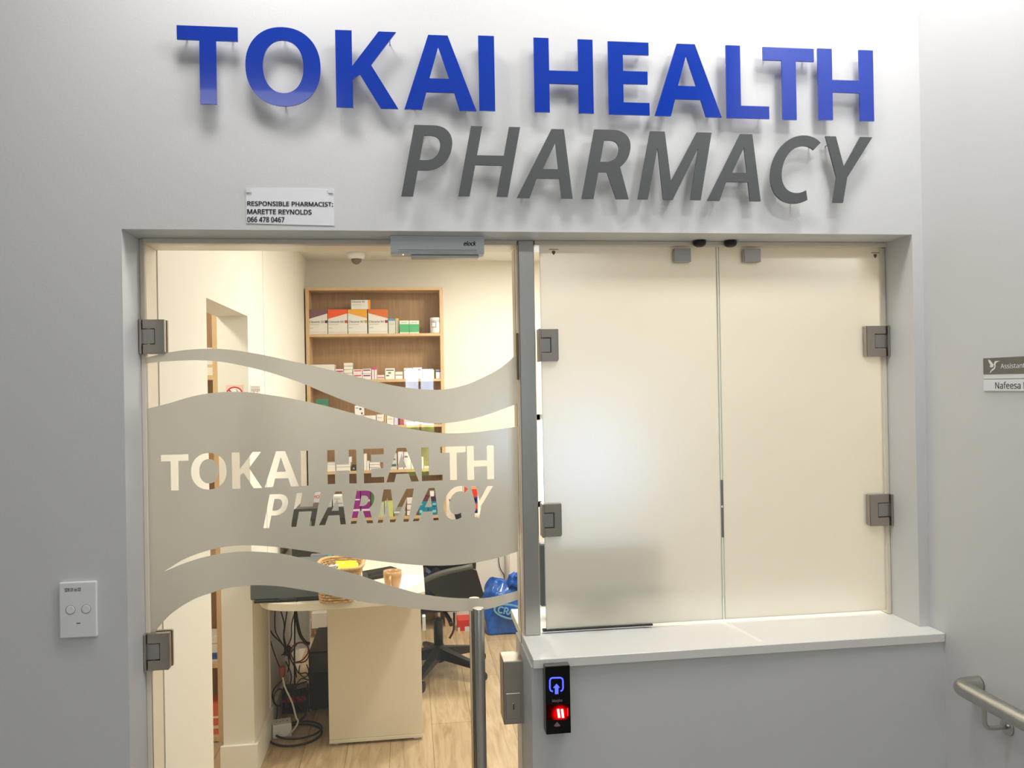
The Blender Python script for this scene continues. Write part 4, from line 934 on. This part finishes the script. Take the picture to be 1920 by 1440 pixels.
bm = bmesh.new(); vs = [bm.verts.new(p_) for p_ in ring(DZ+.006, -.003, 44)]; bm.faces.new(vs); bmesh.ops.solidify(bm, geom=bm.faces[:], thickness=.003); obj('bottom', bm, straw, wb)
yel = mat('yellow_packet', (246, 222, 40), .35, noise=.02)
for i, (x, y, zz, rz, rx_) in enumerate(((.10, .05, .118, .15, .5), (.085, .11, .122, -.1, .2))):
    bm = bmesh.new(); obx(bm, (bk_x0+x+.01, y0b+y+.02, DZ+zz), (.085, .06, .022), Matrix.Rotation(rz, 3, 'Z') @ Matrix.Rotation(rx_, 3, 'X'), .004)
    tag(obj('yellow_packet', bm, yel), ['yellow packet at the front of the wicker basket', 'yellow packet at the back of the wicker basket'][i], 'packet', 'yellow packets in the basket')
for i in range(3):
    bm = bmesh.new(); obx(bm, (bk_x0+.02+.022*i, y0b+.07+.012*i, DZ+.112), (.055, .004, .06), Matrix.Rotation(.5+.3*i, 3, 'Z') @ Matrix.Rotation(.5, 3, 'X'))
    tag(obj('paper_sachet', bm, paper), ['leftmost', 'middle', 'rightmost'][i]+' of three white sachets in the left of the wicker basket', 'sachet', 'white sachets in the basket')
bm = bmesh.new(); bx(bm, (bk_x0+.01, y0b+.012, DZ+.012), (bk_x1-.002, y0b+.185, DZ+.092), .006, 1)
tag(obj('folded_cloth', bm, mat('cream_cloth', (222, 214, 196), .9, noise=.05)), 'cream folded cloth lining the inside of the wicker basket', 'cloth')

# notebook
nb_a = Dk(688, 1084)
nb = thing('notebook', 'black notebook lying on the desk behind the tan mug', 'notebook', (nb_a.x+.06, nb_a.y+.02, DZ))
c = at(712, 1082, Z=DZ); Rz = Matrix.Rotation(math.radians(32), 3, 'Z')
bm = bmesh.new(); obx(bm, (c.x, c.y, DZ+.018), (.15, .055, .034), Rz, .002); obj('cover', bm, black, nb)
bm = bmesh.new(); obx(bm, Vector((c.x, c.y, DZ+.018))+Rz @ Vector((0, -.0282, 0)), (.14, .001, .004), Rz); obj('page_edge', bm, dark, nb)

# mug
tan = mat('tan_stoneware', (202, 160, 108), .25, coat=.5, noise=.04)
mY = Dk(737, 1104).y; mc = at(736.5, 1100, Y=mY); mr = (at(754, 1080, Y=mY).x-at(719, 1080, Y=mY).x)/2; mt = at(737, 1070, Y=mY).z
mg = thing('mug', 'tan stoneware mug with its handle facing the viewer on the desk', 'mug', (mc.x, mY, DZ))
mh = mt-DZ
bm = bmesh.new(); lathe(bm, (mc.x, mY, DZ+.0005), [(mr*.55, 0), (mr*.72, .004), (mr*.90, mh*.35), (mr, mh*.75), (mr*1.0, mh), (mr*.92, mh), (mr*.90, mh*.75), (mr*.78, mh*.3), (mr*.5, mh*.10), (.001, mh*.09)], 36)
obj('mug_body', bm, tan, mg)
bm = bmesh.new(); hxm = mc.x-.004
tube(bm, [(hxm-.004, mY-mr*.93, DZ+mh*.78), (hxm-.006, mY-mr-.018, DZ+mh*.76), (hxm-.006, mY-mr-.026, DZ+mh*.55), (hxm-.004, mY-mr-.016, DZ+mh*.30), (hxm-.002, mY-mr*.84, DZ+mh*.22)], .006, 10, smooth=5); obj('handle', bm, tan, mg)
# paper sheet
pp = [at(x, y, Z=DZ) for x, y in ((748, 1112), (800, 1090), (790, 1078), (742, 1078))]
pp = [Vector((min(p.x, xr-.004), p.y, DZ+.0006)) for p in pp]
bm = bmesh.new(); prism(bm, pp, (0, 0, .0006)); tag(obj('paper_sheet', bm, paper), 'loose white paper sheet on the desk right of the mug', 'paper')
# blue folder pile behind desk edge (through gap at 800-830, 1060-1110) on low shelf
standalone(799, 830, 1058, 1143, 3.20, .05, (86, 108, 146), 'document_box', 'blue grey document box on the floor shelf behind the chair', 'box', [(.0, .15, .5, .5, (200, 200, 204)), (.5, .2, 1, .55, (226, 214, 214)), (.05, .3, .45, .34, (120, 120, 130))]).location.z

# ================================================================== UNDER THE DESK
pcY = 1.98
a = at(578, 1212, Y=pcY); b = at(622, 1300, Y=pcY)
pc = thing('computer_tower', 'black desktop computer tower on the floor under the desk', 'computer', (a.x+.09, pcY+.2, 0))
pz = at(600, 1222, Y=pcY).z
obj('case', box((a.x, pcY, .012), (a.x+.20, pcY+.42, pz), .004, 1), mat('black_case', (34, 34, 30), .5, noise=.2, scale=30), pc)
obj('front_bezel', box((a.x+.002, pcY-.006, pz-.10), (a.x+.198, pcY, pz-.004), .002, 1), mat('bezel_grey', (70, 72, 62), .4, noise=.1), pc)
obj('foot', box((a.x+.01, pcY+.02, 0), (a.x+.04, pcY+.40, .012)), black, pc); obj('foot', box((a.x+.15, pcY+.02, 0), (a.x+.18, pcY+.40, .012)), black, pc)
# white extension block
p = at(526, 1385, Z=.0); py_ = p.y
eb = thing('power_strip', 'white power strip on the floor among the cables under the desk', 'power strip', (p.x, py_, 0))
Rz = Matrix.Rotation(math.radians(12), 3, 'Z')
bm = bmesh.new(); obx(bm, (p.x, py_+.04, .032), (.085, .075, .062), Rz, .004); obj('block', bm, white, eb)
bm = bmesh.new()
for sx, sy in ((-.022, .0), (-.008, .0), (.006, .008)): obx(bm, Vector((p.x, py_+.04, .0634))+Rz @ Vector((sx, sy, 0)), (.006, .003, .001), Rz)
bx(bm, (p.x+.022, py_+.04, .0630), (p.x+.028, py_+.046, .0645)); obj('socket_hole', bm, black, eb)
# black adapter with red band
p = at(540, 1360, Z=0)
ad = thing('power_adapter', 'black power adapter with a red strip behind the white power strip', 'adapter', (p.x+.01, p.y+.12, 0))
ax_, ay_ = p.x+.012, p.y+.13
obj('body', box((ax_-.06, ay_, 0.0005), (ax_+.06, ay_+.09, .12), .004, 1), black, ad)
obj('red_strip', box((ax_-.055, ay_-.001, .06), (ax_+.055, ay_-.0001, .085)), mat('red_band_plastic', (200, 30, 24), .4), ad)  # plain red band on the adapter front
# wall trunking panel
a = at(502, 1232, X=RX+.002); b = at(520, 1278, X=RX+.002)
ex = at(505, 1232, Y=2.3); ey_ = at(524, 1280, Y=2.3)
wp = obj('socket_box', box((RX+.001, 2.22, ey_.z), (ey_.x+.01, 2.30, ex.z), .003, 1), white)
tag(wp, 'white wall socket box low on the wall behind the cables', 'socket box')
# cables
cb_m = mat('black_cable', (34, 28, 24), .5, noise=.1); cw = mat('white_cable', (224, 216, 200), .4, noise=.02)
cY = 1.78
def cable(pts, r, m, label, Y=cY, wig=.02, grp='black cables under the desk'):
    P3 = []
    for i, q in enumerate(pts):
        yy = Y+wig*math.sin(1.7*i+len(pts)) if len(q) < 3 else q[2]
        p = at(q[0], q[1], Y=yy); p.z = max(p.z, r+.0005)
        P3.append(p)
    bm = bmesh.new(); tube(bm, P3, r, 8, smooth=5); o = obj('cable', bm, m); tag(o, label, 'cable', grp); return o
cable([(499, 1146), (499.5, 1180), (504, 1240), (506, 1300), (506, 1370), (509, 1385)], .0042, cb_m, 'long straight black cable nearest the pillar')
cable([(515.5, 1146), (516, 1180), (522, 1195), (534, 1215), (538, 1230)], .003, cb_m, 'thin cable bending right under the desk left end')
cable([(502, 1146), (503, 1172), (512, 1190), (530, 1208), (541, 1222), (546, 1240)], .0032, cb_m, 'cable curving from the desk corner into the knot')
cable([(503, 1180), (508, 1205), (516, 1230), (524, 1250)], .0028, cb_m, 'thin cable running to the red plug')
cable([(527, 1147), (533, 1170), (532, 1190), (536, 1210), (542, 1240), (540, 1260)], .0032, cb_m, 'wavy cable third from the left')
cable([(538, 1147), (534, 1175), (532, 1200), (539, 1225), (552, 1250), (556, 1270)], .0032, cb_m, 'crossing cable in the middle of the tangle')
cable([(553, 1147), (547, 1170), (546, 1195), (538, 1215), (534, 1230)], .003, cb_m, 'cable sweeping left toward the knot')
cable([(554, 1146), (557, 1165), (563, 1190), (573, 1204), (581, 1207)], .0075, cb_m, 'thick black cable bundle curving to the right', wig=0)
cable([(552.5, 1147), (552.5, 1190), (552, 1240), (553, 1290)], .004, cb_m, 'straight vertical black cable behind the red loop')
cable([(530, 1275), (515, 1290), (511, 1305), (515, 1320), (525, 1322), (533, 1305), (527, 1292), (517, 1297), (513, 1312), (520, 1325)], .003, cb_m, 'loose double loop of cable left of the knot')
cable([(545, 1225), (560, 1205), (575, 1210), (580, 1225), (572, 1240), (552, 1243)], .003, cb_m, 'upper black loop around the red cable')
cable([(552, 1245), (560, 1262), (575, 1262), (580, 1275), (566, 1272), (555, 1285), (548, 1300)], .003, cb_m, 'curled cable right of the knot')
cable([(575, 1278), (560, 1283), (550, 1295), (560, 1305), (576, 1320), (580, 1335)], .0035, cb_m, 'cable curling down to the computer')
cable([(530, 1300), (540, 1290), (560, 1293), (576, 1290), (580, 1300)], .0045, cb_m, 'heavy tangled cable across the knot')
cable([(548, 1300), (556, 1315), (566, 1328), (573, 1340), (562, 1352), (556, 1360)], .0055, cb_m, 'thick cable falling diagonally from the knot')
cable([(540, 1295), (536, 1308), (538, 1325)], .0075, cb_m, 'short thick cable end hanging from the knot')
cable([(520, 1325), (519, 1345), (513, 1370), (511, 1385)], .003, cb_m, 'cable dropping to the floor behind the power strip')
cable([(562, 1248), (561, 1262), (572, 1270), (579, 1260), (575, 1246)], .0026, cb_m, 'small open loop beside the computer tower')
cable([(536, 1240), (545, 1262), (545, 1280), (538, 1300)], .003, cb_m, 'cable passing down through the middle of the knot')
# knot ties
bm = bmesh.new()
for k in range(9):
    a_ = k*.7; tube(bm, [at(540+7*math.cos(a_), 1222+9*math.sin(a_*1.3), Y=cY+.01*math.sin(k)), at(540-6*math.cos(a_), 1216-7*math.sin(a_), Y=cY-.02), at(536+8*math.sin(a_), 1228, Y=cY)], .0028, 6, smooth=4)
tag(obj('cable_knot', bm, cb_m), 'upper knot where the black cables are tied together', 'cable')
bm = bmesh.new()
for k in range(11):
    a_ = k*.6; tube(bm, [at(548+14*math.cos(a_), 1294+9*math.sin(a_*1.3), Y=cY+.01*math.sin(k)), at(545-10*math.cos(a_), 1290-7*math.sin(a_), Y=cY-.02), at(550+12*math.sin(a_), 1300, Y=cY)], .0038, 6, smooth=4)
tag(obj('cable_knot', bm, cb_m), 'lower and larger knot of black cables above the power strip', 'cable')
cable([(550, 1243), (566, 1238), (577, 1225), (577, 1212), (568, 1205), (553, 1208), (545, 1222), (550, 1238)], .0034, mat('dark_red_cable', (116, 36, 30), .45), 'dark red cable looped beside the computer', Y=1.74, wig=0)
cable([(530, 1270), (535, 1290), (548, 1318), (555, 1345), (559, 1352), (553, 1365), (540, 1378), (528, 1383)], .0042, cw, 'white cable hanging down to the power strip', Y=1.70, wig=0)
p = at(529, 1258, Y=1.72)
bm = bmesh.new(); lathe(bm, (p.x, 1.72, p.z-.028), [(.007, 0), (.014, .008), (.015, .045), (.012, .05)], 16); tag(obj('plug', bm, mat('terracotta_plug', (156, 82, 54), .5)), 'terracotta coloured cable plug hanging under the desk', 'plug')
bm = bmesh.new()
c0 = at(548, 1397, Z=.004); 
tube(bm, [Vector((c0.x+.118*math.cos(t_), c0.y+.105+.115*math.sin(t_), .0055)) for t_ in [k*2*PI/40 for k in range(41)]], .005, 8, cap=False)
tube(bm, [Vector((c0.x+.01+.105*math.cos(t_), c0.y+.13+.095*math.sin(t_), .016)) for t_ in [k*2*PI/40 for k in range(41)]], .005, 8, cap=False)
tag(obj('coiled_cable', bm, cb_m), 'black cable coiled in rings on the floor under the desk', 'cable')

# ================================================================== OFFICE CHAIR
fab = mat('black_mesh_fabric', (20, 20, 22), .85, bump=.3, bscale=300, noise=.1)
hx0 = .140; hy0 = 2.42
ch = thing('office_chair', 'black office swivel chair with armrests beside the desk', 'chair', (hx0, hy0, 0))
bm = bmesh.new(); lathe(bm, (hx0, hy0, .06), [(.020, 0), (.036, .01), (.038, .06), (.030, .10)], 20); lathe(bm, (hx0, hy0, .15), [(.026, 0), (.026, .14), (.024, .15)], 20); obj('column_sleeve', bm, black, ch)
bm = bmesh.new(); lathe(bm, (hx0, hy0, .29), [(.013, 0), (.013, .10)], 16); obj('gas_lift', bm, steel, ch)
a0 = math.radians(-112)
for k in range(5):
    a_ = a0+k*2*PI/5; d = Vector((math.cos(a_), math.sin(a_), 0)); n_ = Vector((-d.y, d.x, 0))
    bm = bmesh.new(); s0, s1 = .02, .30
    q = [Vector((hx0, hy0, 0))+d*s0+n_*.028, Vector((hx0, hy0, 0))+d*s1+n_*.016, Vector((hx0, hy0, 0))+d*s1-n_*.016, Vector((hx0, hy0, 0))+d*s0-n_*.028]
    zl = [.085, .062, .062, .085]; zh = [.145, .088, .088, .145]
    lo_ = [bm.verts.new(v+Vector((0, 0, z_))) for v, z_ in zip(q, zl)]; hi_ = [bm.verts.new(v+Vector((0, 0, z_))) for v, z_ in zip(q, zh)]
    bm.faces.new(lo_[::-1]); bm.faces.new(hi_)
    for i in range(4): bm.faces.new((lo_[i], lo_[(i+1) % 4], hi_[(i+1) % 4], hi_[i]))
    bmesh.ops.recalc_face_normals(bm, faces=bm.faces); bmesh.ops.bevel(bm, geom=bm.edges[:], offset=.004, segments=2, affect='EDGES')
    lg = obj('star_leg', bm, black, ch)
    e = Vector((hx0, hy0, 0))+d*.29
    bm = bmesh.new()
    for sg in (-1, 1):
        cen = e+n_*sg*.012+Vector((0, 0, .0275)); ringv = []
        for w_ in (-.009, .009):
            ringv.append([bm.verts.new(cen+n_*w_+.027*(math.cos(t_)*d+math.sin(t_)*Vector((0, 0, 1)))) for t_ in [2*PI*i/20 for i in range(20)]])
        bm.faces.new(ringv[0]); bm.faces.new(ringv[1][::-1])
        for i in range(20): bm.faces.new((ringv[0][i], ringv[1][i], ringv[1][(i+1) % 20], ringv[0][(i+1) % 20]))
    bmesh.ops.recalc_face_normals(bm, faces=bm.faces); obx(bm, e+Vector((0, 0, .048)), (.02, .02, .03)); obj('caster', bm, black, lg)
# seat (faces -X)
bm = bmesh.new(); obx(bm, (hx0-.03, hy0, .43), (.47, .48, .075), None, .025)
for v in bm.verts: v.co.z += .012*((v.co.x-hx0)/.24)**2
obj('seat', bm, fab, ch)
bm = bmesh.new(); obx(bm, (hx0, hy0, .378), (.24, .20, .03), None, .006); tube(bm, [(hx0+.02, hy0-.05, .37), (hx0+.05, hy0-.20, .36), (hx0+.06, hy0-.27, .345)], .012, 10, smooth=3); obj('tilt_mechanism', bm, black, ch)
bm = bmesh.new(); tube(bm, [(hx0+.085, hy0-.1, .36), (hx0+.08, hy0-.14, .28), (hx0+.055, hy0-.15, .235)], .006, 8, smooth=3); obj('lever', bm, colm((90, 30, 36)), ch)
# back
bm = bmesh.new(); grid = []
for i in range(9):
    row = []
    for j in range(9):
        u = i/8; v = j/8
        y = hy0+(-.215+.43*u)*(1-.12*v); z_ = .56+.385*v; x = hx0+.165-.035*v+.035*math.sin(PI*v)-.05*(2*u-1)**2
        row.append(bm.verts.new((x, y, z_)))
    grid.append(row)
for i in range(8):
    for j in range(8): f = bm.faces.new((grid[i][j], grid[i+1][j], grid[i+1][j+1], grid[i][j+1])); f.smooth = True
bmesh.ops.solidify(bm, geom=bm.faces[:], thickness=.035); obj('backrest', bm, fab, ch)
bm = bmesh.new(); tube(bm, [(hx0+.08, hy0, .375), (hx0+.15, hy0, .378), (hx0+.185, hy0, .44), (hx0+.20, hy0, .60), (hx0+.20, hy0, .72)], .02, 10, smooth=4); obj('back_support', bm, black, ch)
armg = mat('grey_arm_pad', (84, 86, 80), .45, noise=.05)
for sg in (-1, 1):
    y = hy0+sg*.265
    bm = bmesh.new()
    prism(bm, [(hx0-.15, y-.012, .535), (hx0-.05, y-.012, .590), (hx0+.06, y-.012, .622), (hx0+.17, y-.012, .638), (hx0+.20, y-.012, .625), (hx0+.235, y-.012, .50), (hx0+.20, y-.012, .42), (hx0+.13, y-.012, .42), (hx0+.02, y-.012, .47), (hx0-.06, y-.012, .54)], (0, .024, 0))
    ar = obj('armrest', bm, black, ch)
    bm = bmesh.new(); tube(bm, [(hx0-.17, y, .525), (hx0-.09, y, .575), (hx0+.02, y, .618), (hx0+.18, y, .645)], .016, 10, smooth=4); obj('arm_pad', bm, armg, ar, 'dark grey arm pad')
# jacket on the seat
navy = mat('navy_cloth', (34, 34, 62), .9, bump=.3, bscale=120, noise=.15)
bm = bmesh.new(); G = []
for i in range(25):
    row = []
    for j in range(25):
        u, v = i/24, j/24
        x = hx0-.23+.40*u; y = hy0-.255+.42*v
        h_ = .07*math.exp(-((u-.75)**2+(v-.4)**2)*5)+.022*math.sin(9*u+5*v)+.014*math.sin(17*v-7*u+1)+.010*math.sin(31*u+3)
        row.append(bm.verts.new((x, y, .500+max(h_, -.012))))
    G.append(row)
for i in range(24):
    for j in range(24): f = bm.faces.new((G[i][j], G[i+1][j], G[i+1][j+1], G[i][j+1])); f.smooth = True
bmesh.ops.solidify(bm, geom=bm.faces[:], thickness=.012)
tag(obj('jacket', bm, navy), 'crumpled navy jacket lying on the office chair seat', 'jacket')

# ================================================================== BLUE BAG and the rest
bagY = 3.02
a = at(909, 1092, Y=bagY); b = at(1000, 1204, Y=bagY); bz = 0
bagm = mat('blue_polythene', (22, 92, 182), .25, coat=.3, noise=.45, scale=38, bump=.6, bscale=14)
bagw = b.x-a.x; bag_h = at(935, 1100, Y=bagY).z
bg = thing('carrier_bag', 'full blue plastic carrier bag with oval white lettering on the floor', 'bag', ((a.x+b.x)/2, bagY+.13, 0))
bm = bmesh.new(); NU, NV = 48, 22; rg = []
for j in range(NV+1):
    v = j/NV; row = []
    for i in range(NU):
        t_ = 2*PI*i/NU; c_, s_ = math.cos(t_), math.sin(t_); pw = 4.5-2*v
        rx, ry = bagw/2*(1-.05*v-.22*max(0, v-.82)/.18), .12*(1-.25*v-.4*max(0, v-.8)/.2)
        wx = .007*math.sin(5*t_+7*v)+.010*v*math.sin(9*t_-11*v); x = (a.x+b.x)/2+(rx+wx)*math.copysign(abs(c_)**(2/pw), c_); y = bagY+.13+(ry+wx)*math.copysign(abs(s_)**(2/pw), s_)
        row.append(bm.verts.new((x, y, .002+bag_h*v+(.020*math.sin(3*t_+1)+.012*math.sin(8*t_))*v*v)))
    rg.append(row)
for j in range(NV):
    for i in range(NU): f = bm.faces.new((rg[j][i], rg[j][(i+1) % NU], rg[j+1][(i+1) % NU], rg[j+1][i])); f.smooth = True
bm.faces.new(rg[0][::-1])
cv = bm.verts.new(((a.x+b.x)/2, bagY+.13, bag_h*1.03))
for i in range(NU): f = bm.faces.new((rg[NV][i], rg[NV][(i+1) % NU], cv)); f.smooth = True
obj('sack', bm, bagm, bg)
tufm = mat('blue_polythene_glossy', (22, 96, 200), .2, coat=.4, noise=.3, scale=20, bump=.7, bscale=30)
bm = bmesh.new()
for (px_, py_, s_) in ((962, 1092, .045), (972, 1098, .06)):
    c = at(px_, py_, Y=bagY+.08)
    lathe(bm, (c.x, c.y, bag_h-.01), [(s_, 0), (s_*1.1, .02), (s_*.6, .045), (s_*.8, .06), (.004, .075)], 14)
for v in bm.verts: v.co += Vector((.006*math.sin(300*v.co.z+50*v.co.x), .006*math.sin(250*v.co.x), .008*math.sin(170*v.co.x+90*v.co.y)))
obj('tied_top', bm, tufm, bg, 'crumpled tied top')
palebl = mat('pale_blue_print', (120, 176, 208), .5, noise=.05)
by_ = bagY+.006
cx = at(954, 1146, Y=by_)
bm = bmesh.new(); tl_ = math.radians(-14)
VFo = fillmesh([[(math.cos(t_)*.115, math.sin(t_)*.048) for t_ in [2*PI*k/48 for k in range(48)]], [(math.cos(t_)*.103, math.sin(t_)*.038) for t_ in [2*PI*k/48 for k in range(48)]]], .001)
Ut = Vector((math.cos(tl_), 0, math.sin(tl_))); Vt = Vector((-math.sin(tl_), 0, math.cos(tl_)))
oc = Vector((cx.x+.012, bagY-.010, cx.z))
mapped(bm, VFo, oc, Ut, Vt, (0, -8, 0)); obj('oval_print', bm, palebl, bg)
bm = bmesh.new(); mapped(bm, textmesh('CRAZY', .03), oc-.088*Ut-.022*Vt, .18*Ut, .044*Vt, (0, -.012, 0)); obj('lettering', bm, palebl, bg)

# red and white carton on the floor beside bag
standalone(858, 893, 1163, 1184, 3.16, .12, (214, 50, 44), 'medicine_carton', 'red and white carton on the floor behind the office chair', 'carton', [(.38, 0, .8, .45, (220, 220, 222)), (.0, .0, .12, .4, (226, 214, 210))])
# conduit pipe and cable on rear wall
bm = bmesh.new(); p = at(951, 1100, Y=BYR-.03); q = at(957, 1040, Y=BYR-.03)
tube(bm, [(p.x, BYR-.02, .10), (p.x+.012, BYR-.02, .9)], .018, 14); tag(obj('conduit_pipe', bm, cream), 'cream conduit pipe running up the rear wall above the blue bag', 'pipe')
bm = bmesh.new(); tube(bm, [at(x, y, Y=BYR-.008) for x, y in ((934, 1035), (936, 1058), (939, 1068), (945, 1078), (946, 1092))], .003, 6, smooth=4)
tag(obj('loose_wire', bm, cb_m), 'thin dark wire hanging on the rear wall left of the pipe', 'wire')
# white cabinet side seen under the desk at the back
standalone(545, 582, 1140, 1215, 2.65, .02, (232, 226, 212), 'storage_box', 'white panel leaning beneath the rear of the desk', 'panel')

# inside counter things behind the hatch (seen blurred through frosted glass)
mon = thing('monitor', 'grey computer monitor behind the frosted hatch window', 'monitor', (.57, .32, zc))
mY_ = .30
obj('screen_housing', box((.385, mY_, zc+.03), (.76, mY_+.03, zc+.22), .004, 1), mat('monitor_grey', (92, 104, 110), .5, noise=.02), mon)
obj('stand', box((.55, mY_+.01, zc+.0005), (.59, mY_+.05, zc+.05), .002, 1), dark, mon)
obj('foot', box((.48, mY_-.02, zc+.0003), (.66, mY_+.08, zc+.008), .002, 1), dark, mon)

carton(584, 612, 1150, 0, (216, 208, 196), 'grey white carton low at the rear seen under the desk', .06, yf=BF-.10, ybot=1178)
